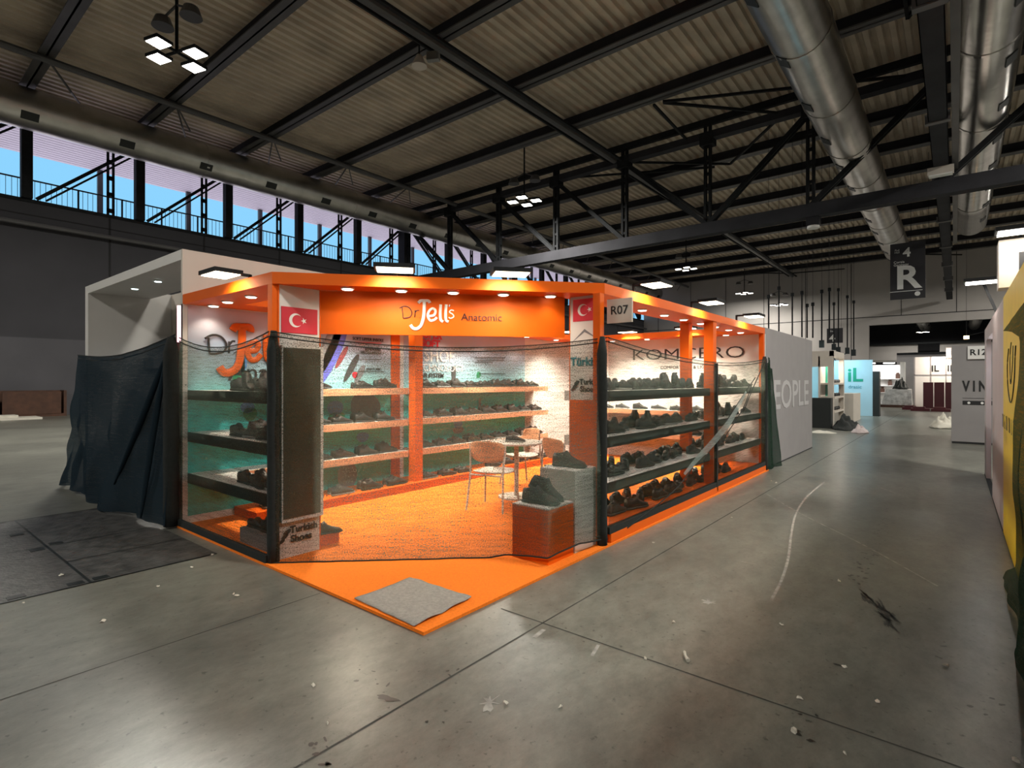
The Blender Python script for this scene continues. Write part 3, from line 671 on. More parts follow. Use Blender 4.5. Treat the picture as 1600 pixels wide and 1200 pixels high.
# east pillar: faces -Y
pb = empty('flag_pillar', (-2.77, 4.545, 0), 0, 'white panel pillar with a flag, blue wording and an orange foot', 'pillar')
MB().box(-.19, .155, 0, .05, .022, BH).build('pillar_panel', 'white', pb)
MB().box(-.195, -.185, -.004, .05, .022, BH).build('pillar_edge', 'orange', pb)
MB().box(-.18, .155, -.006, 0, .03, 1.37).build('orange_foot_print', 'orange', pb)
flag(pb, (.0, -.002, 2.245), (1, 0, 0), .30, .215)
MB().add([(-.17, -.003, 1.93), (-.02, -.003, 2.06), (.14, -.003, 1.95), (-.02, -.003, 2.03)], [(0, 1, 3), (1, 2, 3)]).build('mountain_print', 'pgrey', pb)
text('lettering', 'Türkiye', .115, 'teal', (0, -.006, 1.74), FRONT, pb, bold=.003)
text('lettering', 'Turkish', .075, 'text', (.04, -.006, 1.545), FRONT, pb, bold=.002); text('lettering', 'Shoes', .075, 'text', (.02, -.006, 1.475), FRONT, pb, bold=.002); shoe_swirl(pb, (-.125, -.004, 1.51), (1, 0, 0), .08)
# sign board across the chamfer
S1 = Vector((CX, 2.74, 0)); S2 = Vector((-2.99, 4.50, 0)); dS = (S2-S1).normalized(); nS = Vector((dS.y, -dS.x, 0)); LS = (S2-S1).length; thS = math.atan2(dS.y, dS.x)
sg = empty('booth_sign', tuple(S1), thS, 'orange sign board with a white brush logo across the cut corner', 'sign')
MB().box(0.002, LS-.002, .0, .05, 1.985, BH-.002).build('sign_board', 'orange', sg)
def sgl(u, v):
    p = onp(u, v, S1, nS); q = p-S1; return Vector((q.dot(dS), -.006, q.z))
for pts, r, m in (([(770, 328), (810, 312), (850, 325), (872, 365), (855, 402), (800, 412)], .0045, 'brownt'), ([(790, 322), (796, 370), (800, 412)], .0045, 'brownt'), ([(900, 345), (896, 405)], .0045, 'brownt'),
                  ([(898, 365), (915, 348), (935, 348)], .0045, 'brownt'), ([(937, 404), (939, 407)], .006, 'brownt'),
                  ([(925, 285), (945, 268), (980, 266), (1010, 268), (1022, 285)], .014, 'whitev'), ([(975, 268), (975, 340), (968, 410), (950, 470), (915, 500), (880, 495), (860, 468)], .0155, 'whitev'),
                  ([(1010, 395), (1055, 388), (1068, 350), (1045, 332), (1015, 355), (1005, 395), (1025, 432), (1060, 425), (1080, 405)], .0125, 'whitev'), ([(1112, 298), (1108, 370), (1112, 425), (1132, 442)], .0135, 'whitev'),
                  ([(1158, 298), (1153, 370), (1156, 428), (1178, 442)], .0135, 'whitev'), ([(1187, 300), (1182, 318)], .005, 'whitev'), ([(1222, 350), (1198, 345), (1185, 362), (1212, 380), (1220, 400), (1195, 414), (1178, 404)], .0055, 'whitev')):
    P = smooth_pts([sgl(*q) for q in C1(pts, 480, 420)], 5)
    MB().tube(P, r, 10, flat=((0, -1, 0), .4)).build('logo_stroke', m, sg, smooth=True)
p = sgl(752.5, 496.5); a = sgl(721, 496); b = sgl(784.5, 497)
text('lettering', 'Anatomic', .098, 'brownt', tuple(p), FRONT, sg, wx=(b-a).length)
# R07 plate
p = onx(954, 492, BX1+.1)
pr = empty('stand_number_plate', (0, 0, 0), 0, 'square cream plate reading R07 hung from the orange header', 'sign')
a = ony(950, 474, 4.60); b = ony(989, 510, 4.60)
MB().box(a.x, b.x, 4.58, 4.60, 2.10, 2.325).build('plate', 'cream', pr)
text('lettering', 'R07', .115, 'text', ((a.x+b.x)/2, 4.576, 2.215), FRONT, pr)

# floodlights over the header
def flood(cx, cy, z, rz, label, fc=None, warm='ledw', watts=None, grp=None, s=1.0, lens_z=-.005):
    """lamp head on an arm; local -Y looks away from the booth"""
    watts = watts or FLOOD_W*(8.5 if z == ZF and -6 < cx < -3.5 and cy > 3.9 else 1)
    e = empty('floodlight', (cx, cy, z), rz, label, 'floodlight')
    MB().box(-.17*s, .17*s, -.12*s, .12*s, 0, .035*s).build('lamp_head', 'blackmetal', e)
    MB().box(-.15*s, .15*s, -.105*s, .105*s, -.008*s, -.001).build('led_panel', warm, e)
    MB().bar((0, .10*s, .03), (0, .26*s, .03), .025).bar((0, .26*s, .04), (0, .26*s, min(.0, HT-z+.004)), .025).build('arm', 'blackmetal', e)
    inner = z == ZF and -6 < cx < -3.5 and cy > 3.9
    area_light(e, (0, 0, -.02), .3*s, watts, (1, .88, .68), rot=(math.radians(-6 if inner else 38), 0, 0), sy=.2*s, spread=math.radians(125))
    return e
ZF = 2.50
nd = Vector((P2-P1)).normalized(); nout = Vector((nd.y, -nd.x, 0)); th = math.atan2(nd.y, nd.x)
def flood_on(u, a, b, out, rz, label, z=ZF, off=.17):
    """stand the lamp in front of the header face a-b where the sight line u crosses it"""
    p = onp(u, 0, Vector(a)+out*off, out); flood(p.x, p.y, z, rz, label)
SO = Vector((0, -1, 0)); EO = Vector((1, 0, 0))
flood_on(345, P1, P1, SO, 0, 'floodlight above the booth header beside the white neighbour booth wall')
flood_on(617, P1, P2, nout, th, 'floodlight above the sign board, over the soft insole print side')
flood_on(798, P1, P2, nout, th, 'floodlight above the sign board, over the last letters side')
for k, u in enumerate((1026, 1112, 1178)):
    flood_on(u, P2, P2, EO, PI/2, '%s floodlight along the gangway header, counted from the R07 plate' % ORD[k], z=2.55)
flood(-4.9, 9.75-.2, ZF, 0, 'floodlight over the rear header near the dark gap')
flood(-3.75, 9.75-.2, ZF, 0, 'floodlight over the rear header behind the orange posts')
flood(-5.75, 4.0, ZF, PI/2, 'floodlight over the long wall, towards the corner post')
flood(-5.75, 6.4, ZF, PI/2, 'floodlight over the middle of the long wall')
flood(-5.75, 8.8, ZF, PI/2, 'floodlight over the rear end of the long wall')

# shelves
def shelf(name, x0, x1, y0, y1, zt, th_, label, edge, em, grp):
    e = empty(name, ((x0+x1)/2, (y0+y1)/2, zt), 0, label, 'shelf', grp)
    hx, hy = (x1-x0)/2, (y1-y0)/2
    MB().box(-hx, hx, -hy, hy, -th_, 0).build('board', 'shelfw', e)
    if edge == 's': MB().box(-hx, hx, -hy-.014, -hy, -th_-.002, .001).build('edge_strip', em, e)
    if edge == 'e': MB().box(hx, hx+.014, -hy, hy, -th_-.002, .001).build('edge_strip', em, e)
    return e
LV = [('top', 1.455), ('middle', 1.005), ('lowest', .56)]
for nm, z in LV:
    shelf('window_shelf', BX0+.005, CX-.09, BY0+.06, BY0+.50, z, .10, '%s black edged shelf of the booth side next to the white booth' % nm, 's', 'black', 'black edged window shelves')
    shelf('window_shelf', BX1-.52, BX1-.06, 4.64, 7.53, z, .10, '%s black edged shelf on the gangway side before the dividing post' % nm, 'e', 'black', 'black edged window shelves')
    shelf('window_shelf', BX1-.52, BX1-.06, 7.72, BY1-.1, z, .10, '%s black edged shelf on the gangway side beyond the dividing post' % nm, 'e', 'black', 'black edged window shelves')
    shelf('wall_shelf', BX0+.006, -6.08, 2.82, 5.10, z, .085, '%s peach edged wall shelf under the printed soles' % nm, 'e', 'shelff', 'peach edged wall shelves')
    shelf('wall_shelf', BX0+.006, -6.08, 5.30, 8.55, z, .085, '%s peach edged wall shelf on the far part of the sea print' % nm, 'e', 'shelff', 'peach edged wall shelves')
for nm, z in LV[1:]:
    shelf('wall_shelf', -5.9, -3.3, 9.72, BY1-.005, z, .08, '%s peach edged shelf under the thin dark lettering' % nm, 's', 'shelff', 'peach edged wall shelves')
pn = tag(MB().box(BX0+.02, -5.86, 2.82, 8.6, .022, .125).build('shoe_plinth', 'orange'), 'low orange plinth along the foot of the printed wall', 'plinth')
pn2 = tag(MB().box(BX1-.60, BX1-.10, 4.66, BY1-.1, .022, .125).build('shoe_plinth', 'orange'), 'low orange plinth along the gangway side', 'plinth')
pn3 = tag(MB().box(-5.3, CX-.12, BY0+.1, BY0+.5, .022, .16).build('shoe_plinth', 'grey'), 'low grey plinth at the foot of the short window side', 'plinth')
tag(MB().box(-4.76, -4.55, 2.76, 2.98, .022, .12).build('shoe_block', 'orange'), 'small orange block holding one shoe beside the screen pillar', 'block')
# display pedestals
def pedestal(x0, x1, y0, y1, h, side, top, label):
    e = empty('pedestal', ((x0+x1)/2, (y0+y1)/2, .022), 0, label, 'pedestal'); hx, hy = (x1-x0)/2, (y1-y0)/2
    MB().box(-hx, hx, -hy, hy, 0, h-.034).build('pedestal_body', side, e); MB().box(-hx, hx, -hy, hy, h-.034, h-.022).build('pedestal_top', top, e)
pedestal(-3.0, -2.615, 3.69, 4.07, .49, 'orange', 'white', 'low orange cube pedestal holding a single shoe inside the netting')
pedestal(-3.0, -2.615, 4.10, 4.48, .75, 'white', 'white', 'taller white pedestal holding a black sneaker by the orange footed pillar')

# ---------------------------------------------------------------- shoes
def loft(sec, seg=12):
    """sec: (x, half width, z bottom, z top, y shift) ; flat bottomed rounded sections"""
    vs = []; fs = []
    for (x, hw, z0, z1, ysft) in sec:
        for j in range(seg):
            a = 2*PI*j/seg; cy, cz = math.cos(a), math.sin(a)
            sgn = lambda q: (1 if q > 0 else -1)*abs(q)**.75
            vs.append((x, ysft+hw*sgn(cy), (z0+z1)/2+(z1-z0)/2*sgn(cz)))
    n_ = len(sec)
    for i in range(n_-1):
        for j in range(seg): fs.append((i*seg+j, i*seg+(j+1) % seg, (i+1)*seg+(j+1) % seg, (i+1)*seg+j))
    fs += [tuple(range(seg))[::-1], tuple(range((n_-1)*seg, n_*seg))]
    return vs, fs
def make_shoe(kind, um, sm, label):
    e = empty('shoe', (0, 0, -20), 0, label, 'shoe')
    sole = [(0, .022, 0, .022, 0), (.008, .032, 0, .026, 0), (.05, .036, 0, .026, 0), (.11, .032, 0, .022, .002), (.17, .042, 0, .022, .004), (.22, .047, 0, .022, .004), (.265, .038, .003, .022, .002), (.285, .018, .008, .02, 0)]
    MB().add(*loft(sole)).build('sole', sm, e, smooth=True)
    hb = {'low': (.075, .062, .098, .078, .060, .048, .036), 'hike': (.10, .092, .125, .085, .064, .052, .042), 'boot': (.17, .165, .165, .10, .066, .052, .042)}[kind]
    up = [(.003, .022, .015, hb[0]*.6, 0), (.012, .030, .015, hb[0], 0), (.05, .034, .015, hb[1], 0), (.085, .034, .015, hb[1]+.004, 0), (.115, .034, .015, hb[2], .002), (.15, .038, .015, hb[3], .003),
          (.19, .042, .015, hb[4], .004), (.23, .041, .015, hb[5], .003), (.262, .032, .015, hb[6], .002), (.278, .016, .016, .028, 0)]
    MB().add(*loft(up)).build('upper', um, e, smooth=True)
    mb = MB()
    for k in range(4):
        x = .118+k*.019; z = hb[3]+.014-k*.010+(.018 if kind != 'low' and k == 0 else 0)
        mb.tube([(x, -.022, z-.008), (x+.003, .003, z), (x, .028, z-.008)], .0035, 5)
    mb.build('laces', 'sole', e)
    cz = hb[1]+.002
    q = MB(); q.tube([(.03+.032*(1-math.cos(2*PI*i/12)), .024*math.sin(2*PI*i/12), cz+(.008 if 3 < i < 9 else 0)) for i in range(13)], .006, 6); q.build('collar', 'rubber', e)
    return e
protos = {k: make_shoe(a, b, c, 'spare') for k, (a, b, c) in {'black low shoe': ('low', 'upA', 'sole'), 'charcoal sneaker': ('low', 'upB', 'soleW'), 'brown low shoe': ('low', 'upC', 'sole'),
          'black ankle shoe': ('hike', 'upA', 'sole'), 'charcoal ankle shoe': ('hike', 'upB', 'sole'), 'black boot': ('boot', 'upA', 'sole')}.items()}
def place(kind, x, y, z, rz, label, grp, s=1.0):
    o = copy_tree(protos[kind]); o.location = (x, y, z+.001); o.rotation_euler = (0, 0, rz); o.scale = (s, s, s)
    tag(o, label, 'shoe', grp); return o
rsh = random.Random(11); KN = list(protos)
def pick(w_): return rsh.choices(KN, w_)[0]
def shoe_row_y(y0, y1, xf, z, rz, where, frm, grp, step=.27, wts=(5, 3, 2, 4, 2, 0), back=.135, s=1.0, skip=.08, sw=.05):
    y = y0; k = 0
    while y < y1 and k < len(ORD):
        if rsh.random() > skip:
            kd = pick(wts)
            for side, dx, dy in (('outer', 0, 0), ('inner', back, .03)):
                place(kd, xf+dx, y+dy, z, rz+rsh.uniform(-sw, sw), '%s, %s of pair %s %s, %s' % (kd, side, ORD[k], frm, where), grp, s*rsh.uniform(.94, 1.05))
        y += step*rsh.uniform(.95, 1.08); k += 1
# long wall: toes along +Y, outer shoe in front
for nm, z in LV:
    shoe_row_y(2.90, 4.75, -6.155, z, PI/2, '%s shelf under printed soles' % nm, 'from window', 'shoes on the %s shelf under the printed soles' % nm, step=.34, s=1.15, back=-.12, skip=.04)
    shoe_row_y(5.40, 8.25, -6.155, z, PI/2, '%s shelf of far sea print' % nm, 'from orange post', 'shoes on the %s shelf of the far sea print' % nm, step=.33, s=1.15, back=-.12, skip=.04)
shoe_row_y(2.95, 5.0, -5.98, .125, PI/2, 'plinth under printed soles', 'from window', 'shoes on the wall plinth', step=.42, s=1.2, back=-.13, skip=.0)
shoe_row_y(5.30, 8.3, -5.98, .125, PI/2, 'plinth of far sea print', 'from orange post', 'shoes on the wall plinth', step=.36, back=-.13)
# gangway side: toes into the booth
def shoe_row_e(y0, y1, z, nm, part, grp, wts=(4, 2, 1, 4, 4, 1), s=1.12, step=.245):
    y = y0; k = 0
    while y < y1 and k < len(ORD):
        kd = pick(wts)
        for side, dx in (('outer', 0), ('inner', -.20)):
            place(kd, BX1-.24+dx+rsh.uniform(-.02, .02), y+rsh.uniform(-.02, .02)+(.05 if side == 'inner' else 0), z, (PI/2 if (k % 3) else PI*.62)+rsh.uniform(-.25, .25),
                  '%s, %s of pair %s from %s, %s on gangway side' % (kd, side, ORD[k], part, nm), grp, s*rsh.uniform(.95, 1.08))
        y += step*rsh.uniform(.95, 1.1); k += 1
for nm, z in LV:
    w_ = (4, 2, 1, 4, 4, 1) if nm != 'middle' else (3, 2, 1, 3, 3, 3)
    shoe_row_e(4.72, 7.25, z, nm+' shelf', 'R07 corner', 'shoes on the %s gangway shelf before the post' % nm, w_)
    shoe_row_e(7.82, 9.75, z, nm+' shelf', 'dividing post', 'shoes on the %s gangway shelf beyond the post' % nm, w_)
shoe_row_e(4.75, 8.9, .125, 'plinth', 'R07 corner', 'shoes on the gangway plinth', (3, 2, 2, 4, 4, 2), 1.25, .34)
# short window side: toes along +X
def shoe_row_s(x0, x1, z, nm, grp, wts=(3, 2, 1, 5, 4, 1)):
    x = x0; k = 0
    while x < x1 and k < len(ORD):
        kd = pick(wts)
        for side, dy in (('outer', 0), ('inner', .15)):
            place(kd, x+rsh.uniform(-.01, .01)+dy*.3, BY0+.17+dy, z, rsh.uniform(-.25, .2), '%s, %s of pair %s from end post, %s of short side' % (kd, side, ORD[k], nm), grp, 1.1)
        x += .27; k += 1
for nm, z in LV: shoe_row_s(-5.62 if nm != 'lowest' else -5.45, -4.85, z, nm+' shelf', 'shoes on the %s shelf of the short window side' % nm)
shoe_row_s(-5.25, -4.85, .16, 'plinth', 'shoes on the short side plinth')
# rear wall shelf
for nm, z in LV[1:]:
    for k in range(6):
        kd = pick((4, 3, 1, 3, 2, 0)); place(kd, -5.7+k*.38, 9.86, z, rsh.uniform(-.1, .1), '%s, %s from the corner on %s shelf under thin lettering' % (kd, ORD[k], nm), 'shoes on the %s shelf under the thin lettering' % nm, 1.1)
place('charcoal ankle shoe', -2.96, 3.79, .49, .15, 'dark chunky sneaker lying flat on the low orange pedestal', None, 1.25)
o = place('charcoal ankle shoe', -3.0, 3.93, .49, .25, 'dark sneaker mate propped heel up on the low orange pedestal', None, 1.25); o.location.z = .60; o.rotation_euler = (0, .38, .2)
place('black ankle shoe', -2.97, 4.27, .75, .1, 'black sneaker alone on the taller white pedestal', None, 1.22)
place('black ankle shoe', -4.62, 2.73, .12, PI/2-.35, 'black shoe alone on the small orange block', None, 1.0)
place('charcoal sneaker', -4.62, 5.55, .755, .2, 'charcoal sneaker on the white round table', None, 1.0)
for o in protos.values():
    for ch in list(o.children): bpy.data.objects.remove(ch)
    bpy.data.objects.remove(o)

# chairs and table
def chair(x, y, rz, label):
    e = empty('shell_chair', (x, y, .022), rz, label, 'chair', None)
    # seat shell: gently dished rounded square
    def shell(f, nm, m):
        n_ = 12; vs = []; fs = []
        for i in range(n_+1):
            for j in range(n_+1): vs.append(f(i/n_*2-1, j/n_*2-1))
        k = len(vs); nv = [Vector(v) for v in vs]
        vs += [tuple(v+Vector((0, 0, -.014)) if nm == 'seat' else v+Vector((0, .014, 0))) for v in nv]
        for i in range(n_):
            for j in range(n_):
                a = i*(n_+1)+j; q = (a, a+1, a+n_+2, a+n_+1); fs += [q, tuple(x_+k for x_ in q)[::-1]]
        for i in range(n_):
            for a, b in ((i, i+1), (n_*(n_+1)+i, n_*(n_+1)+i+1), (i*(n_+1), (i+1)*(n_+1)), (i*(n_+1)+n_, (i+1)*(n_+1)+n_)): fs.append((a, b, b+k, a+k))
        return MB().add(vs, fs).build(nm, m, e, smooth=True)
    def sq(a, b): r = math.sqrt(1-b*b/2), math.sqrt(1-a*a/2); return a*(.35+.65*r[0]), b*(.35+.65*r[1])
    shell(lambda a, b: (sq(a, b)[0]*.23, sq(a, b)[1]*.22, .45-.02*(1-a*a)*(1-b*b)+.015*b*b), 'seat', 'chairw')
    shell(lambda a, b: (sq(a, b)[0]*.24, .22+.05*b*.5-.07*a*a, .70+sq(a, b)[1]*.13), 'backrest', 'shelff')
    for sx_ in (-1, 1):
        MB().tube([(sx_*.20, -.17, .44), (sx_*.24, -.23, 0)], .012, 8).build('leg', 'chairw', e)
        MB().tube([(sx_*.235, .16, .78), (sx_*.215, .19, .45), (sx_*.24, .25, 0)], .012, 8).build('leg', 'chairw', e)
    MB().tube([(-.21, .2, .42), (.21, .2, .42)], .01, 6).tube([(-.2, -.17, .42), (.2, -.17, .42)], .01, 6).build('seat_frame', 'chairw', e)
chair(-4.33, 4.97, PI+.25, 'white framed shell chair with peach back between the netting and the round table')
chair(-3.84, 5.76, PI-.35, 'white framed shell chair nearly hidden behind the pedestals')
chair(-4.95, 6.3, -.35, 'pale shell chair on the far side of the round table')
tb = empty('round_table', (-4.5, 5.62, .022), 0, 'small white round table between the shell chairs', 'table')
MB().cyl((0, 0, .71), .36, .022, 40).build('tabletop', 'chairw', tb); MB().tube([(0, 0, .02), (0, 0, .71)], .03, 12).build('column', 'chairw', tb); MB().cyl((0, 0, 0), .24, .02, 32).build('base', 'chairw', tb)

# ---------------------------------------------------------------- netting
def netting(name, m, path, zb, zt, label, nu=90, nv=26, amp=.012, parent=None, foldf=14, group=None, seed=0, flare=0.0, outn=None, extra=None, cat='netting'):
    """path(s, t) -> xy, s along 0..1, t height 0..1; zb(s), zt(s)"""
    me = bpy.data.meshes.new(name); vs = []; uvs = []
    L_ = 0; prev = None
    for i in range(nu+1):
        s_ = i/nu; p0 = Vector((*path(s_, .5), 0))
        if prev is not None: L_ += (p0-prev).length
        prev = p0
        for j in range(nv+1):
            t_ = j/nv; z = zb(s_)+(zt(s_)-zb(s_))*t_; x, y = path(s_, t_)
            if outn:
                d_ = amp*(1 if amp < .04 else min(1, .08+1.15*(1-t_)))*(noise.noise(Vector((s_*foldf, t_*2.2, seed)))+.5*noise.noise(Vector((s_*foldf*2.3, t_*5, seed+4))))
                if amp > .1: d_ *= 1-s_**8
                x += outn[0]*d_; y += outn[1]*d_
            vs.append((x, y, z)); uvs.append((L_, z))
    fs = []
    for i in range(nu):
        for j in range(nv): a = i*(nv+1)+j; fs.append((a, a+nv+1, a+nv+2, a+1))
    me.from_pydata(vs, [], fs); uvl = me.uv_layers.new(name='UVMap')
    for lp in me.loops: uvl.data[lp.index].uv = uvs[lp.vertex_index]
    for p_ in me.polygons: p_.use_smooth = True
    me.materials.append(M[m]); o = bpy.data.objects.new(name, me); COL.objects.link(o)
    if parent: o.parent = parent
    else: tag(o, label, cat, group)
    return o, vs
def hem(vs, nu, nv, par, r=.006, rows=((1.0, .006),)):
    k = nv
    for dz, rr in rows:
        P = [Vector(vs[i*(nv+1)+k])-Vector((0, 0, dz)) for i in range(nu+1)]
        MB().tube(P, rr, 6).build('hem', 'netb', par)
def sag(z0, z1, low, p=1.0): return lambda s_: z0+(z1-z0)*s_-low*(1-(2*s_-1)**2)
# chamfer net, pushed out over the pedestals at the foot
A0 = Vector((CX+.03, BY0-.03, 0)); A1 = Vector((BX1+.03, 4.545, 0))
foot = [(A0.x, A0.y), (-3.02, 3.63), (-2.575, 3.63), (A1.x, A1.y)]
flen = [0]
for i in range(3): flen.append(flen[-1]+math.dist(foot[i], foot[i+1]))
def foot_at(s_):
    d_ = s_*flen[-1]
    for i in range(3):
        if d_ <= flen[i+1] or i == 2:
            t_ = (d_-flen[i])/(flen[i+1]-flen[i]); return Vector((foot[i][0]+(foot[i+1][0]-foot[i][0])*t_, foot[i][1]+(foot[i+1][1]-foot[i][1])*t_, 0))
def path_c(s_, t_):
    a = foot_at(s_); b = A0.lerp(A1, s_); z = t_*1.9; k = 1 if z < .78 else max(0, 1-(z-.78)/.9); k = k*k*(3-2*k)
    p = b.lerp(a, k); return p.x, p.y
n1, v1 = netting('booth_netting', 'net', path_c, lambda s_: .026 if s_ < .55 else .026+.10*math.sin(min(1, (s_-.55)/.3)*PI/2)*(1 if s_ < .86 else 1-(s_-.86)/.14*.6), sag(1.97, 1.965, .115), 'sheer dark netting stretched across the cut corner under the sign board', outn=(nout.x, nout.y), amp=.012, seed=1)
hem(v1, 90, 26, n1, rows=((0, .005), (.035, .006)))
P = [Vector(v1[i*27]) for i in range(91)]; MB().tube(P, .007, 6).build('hem', 'netb', n1)
# short side
n2, v2 = netting('booth_netting', 'net', lambda s_, t_: (BX0+.0+(CX+.02-BX0)*s_, BY0-.035), lambda s_: .05, sag(2.02, 1.97, .12), 'sheer dark netting over the short window side beside the white booth', nu=60, outn=(0, -1), amp=.01, seed=2)
hem(v2, 60, 26, n2, rows=((0, .005), (.04, .006)))
MB().box(BX0, CX, BY0-.06, BY0-.02, .024, .085).build('weighted_hem', 'netb', n2)
# gangway side
n3, v3 = netting('booth_netting', 'net', lambda s_, t_: (BX1+.035, 4.55+(BY1-4.55)*s_), lambda s_: .11, lambda s_: 1.965+.03*s_-.17*(1-(2*min(1, s_*.92)-1)**2)-.0, 'sheer dark netting along the gangway side with glare painted on a slanting crease', nu=110, outn=(1, 0), amp=.012, seed=3)
hem(v3, 110, 26, n3, rows=((0, .005), (.04, .006)))
MB().box(BX1-.0, BX1+.045, 4.56, BY1, .105, .17).build('weighted_hem', 'netb', n3)
tag(MB().box(BX1-.03, BX1+.05, 4.58, BY1-.02, .0225, .104).build('base_plank', 'orange'), 'orange plank along the floor under the gangway netting', 'plank')
MB().box(BX1+.01, BX1+.05, 7.535, 7.575, .05, 1.80).build('seam', 'netb', n3)
cr = [onx(u, v, BX1+.06) for u, v in ((1165, 612), (1150, 640), (1136, 663), (1112, 692), (1090, 715), (1068, 741))]
me_p = smooth_pts(cr, 5); wd_ = [.05+.09*math.sin(PI*i/(len(me_p)-1)) for i in range(len(me_p))]
vs = []
for i, p_ in enumerate(me_p): vs += [p_+Vector((.01, -wd_[i]*.5, wd_[i]*.3)), p_+Vector((.01, wd_[i]*.5, -wd_[i]*.3))]
q = MB().add(vs, [(2*i, 2*i+1, 2*i+3, 2*i+2) for i in range(len(me_p)-1)]).build('crease', 'netl', n3)  # ribbon along the fold with its glare painted in
ul = q.data.uv_layers.new(name='UVMap')
for lp in q.data.loops: c_ = q.data.vertices[lp.vertex_index].co; ul.data[lp.index].uv = (c_.y, c_.z)
for a, b, c_ in (((1180, 590), (1140, 650), (1100, 720)), ((1175, 600), (1160, 640), (1120, 700)), ((1195, 565), (1175, 610), (1163, 640)), ((1100, 700), (1060, 760), (980, 825))):
    MB().tube(smooth_pts([onx(*a, BX1+.05), onx(*b, BX1+.05), onx(*c_, BX1+.05)], 5), .007, 5).build('wrinkle', 'netb', n3)
# gathered strips over the posts
def strip(x, y, r, z1, lab, par=None, z0=.025):
    mb = MB(); n_ = 14; vs = []
    P = [(x+.003*math.sin(k*1.7), y+.003*math.cos(k*2.1), z0+(z1-z0)*k/12) for k in range(13)]
    r *= .86; mb.tube(P, [r*(1+.03*math.sin(k*2.3)) if k < 12 else r*.5 for k in range(13)], 10); return mb.build('gathered_fold', 'netb', par, smooth=True)
strip(CX+.012, BY0+.005, .058, 1.98, '', n1); strip(BX1+.012, 4.475, .056, 1.97, '', n1); strip(BX1+.015, BY1-.10, .06, 1.98, '', n3); strip(BX0-.03, BY0-.10, .09, 2.02, '', n2)
# flap past the far end
def path_f(s_, t_): k = s_*(.16+.52*(1-t_)**1.1); return BX1+.05+.03*math.sin(s_*9)+.06*s_*(1-t_), BY1-.02+k
n4, v4 = netting('booth_netting', 'netg', path_f, lambda s_: .02, lambda s_: 1.98-.25*s_, 'dark netting bunched at the far booth corner against the grey wall', nu=24, nv=16, outn=(1, 0), amp=.03, seed=4)
# netting in front of the white booth
def path_n(s_, t_):
    x = -10.16+(BX0+10.18)*s_; k = (1-t_); return x-.28*(1-s_)*k**1.2, BY0-.08-.24*k*(.4+.6*math.sin(s_*PI))-.0
n5, v5 = netting('booth_netting', 'netd', path_n, lambda s_: .03+.02*math.sin(s_*9), lambda s_: 1.985-.04*(1-s_)-.11*math.sin(PI*s_)**1.0+.06*s_, 'dense blue black netting draped across the white neighbour booth', nu=110, nv=30, outn=(0, -1), amp=.17, foldf=7, seed=5)
hem(v5, 110, 30, n5, rows=((0, .008), (.05, .008)))
for pts in ([(-6.45, 1.9), (-6.9, 1.2), (-7.6, .35)], [(-6.5, 1.85), (-6.62, 1.0), (-6.7, .1)]):
    q_ = smooth_pts([(x, BY0-.12-.09*i, z) for i, (x, z) in enumerate(pts)], 6); MB().tube(q_, [.034*math.sin(PI*(.08+.84*k/(len(q_)-1))) for k in range(len(q_))], 8).build('netting_fold', 'netd', n5, smooth=True)

# ================================================================ WHITE NEIGHBOUR BOOTH
nb = empty('white_booth', (0, 0, 0), 0, 'tall white portal booth with ceiling downlights behind dark netting', 'booth')
H2 = 2.97
MB().box(BX0-.045, BX0-.005, BY0, 6.4, .02, H2).build('side_wall', 'cream', nb)
MB().box(-10.13, -9.98, BY0, 3.5, .02, H2).build('end_wall', 'white', nb)
MB().box(-9.98, BX0-.045, BY0, BY0+.04, H2-.11, H2).build('fascia', 'white', nb)
sf = MB().box(-9.98, BX0-.05, BY0+.04, 3.1, H2-.1, H2-.06).build('soffit', 'white', nb)
MB().box(-9.98, -6.9, 3.40, 3.44, .02, H2).build('rear_wall', 'cream', nb)
MB().box(-9.98, -7.6, 3.0, 3.38, 1.75, 1.9).build('ledge', 'grey', nb)
MB().box(-6.78, -6.62, 2.36, 2.40, .02, 2.35).build('red_panel', 'redcab', nb)
MB().box(-6.595, -6.565, 2.30, 2.33, 1.98, 2.38).build('light_tube', 'pinktube', nb)
for x in (-9.0, -8.1, -7.15): downlight(x, 2.6, H2-.1, nb, 'lensc', .04, watts=6, col=(.85, 1, 1))
# wooden crate by the wall
c = G(62, 651)
cw = G(62, 654); cb_ = G(14, 655)
e = empty('wooden_crate', (XW+.45, cw.y, 0), 0, 'brown open wooden crate standing by the dark hall wall', 'crate')
MB().box(-.3, .4, -1.2, 1.2, 0, .12).box(-.3, -.22, -1.2, 1.2, .12, 1.15).box(-.3, .4, -1.2, -1.1, .12, 1.15).box(-.3, .4, 1.1, 1.2, .12, 1.15).build('crate_shell', 'wood', e)
MB().box(.35, .42, -.95, 1.0, .12, 1.1).build('crate_door', 'wood', e)
tag(MB().box(cb_.x-.4, cb_.x+.9, cb_.y-.8, cb_.y+.9, 0, .08).box(cb_.x-.2, cb_.x+.6, cb_.y-.9, cb_.y+.2, .08, .18).build('board_stack', 'paper'), 'stack of pale boards on the floor beside the wooden crate', 'boards')

# ================================================================ GREY WALL AND BOOTHS ALONG THE GANGWAY
pw = empty('grey_wall', (BX1-.02, 12.25, 0), 0, 'plain grey partition wall with large pale lettering by the gangway', 'wall')
MB().box(-.05, 0, -2.08, 2.05, .02, 2.5).build('wall_panel', 'grey', pw)
MB().box(-.045, .003, -2.08, 2.05, 0, .02).build('wall_foot', 'joint', pw)
text('lettering', 'PEOPLE', .78, 'greylet', (.004, -.20, 1.27), EAST, pw, bold=.008, wx=3.6)
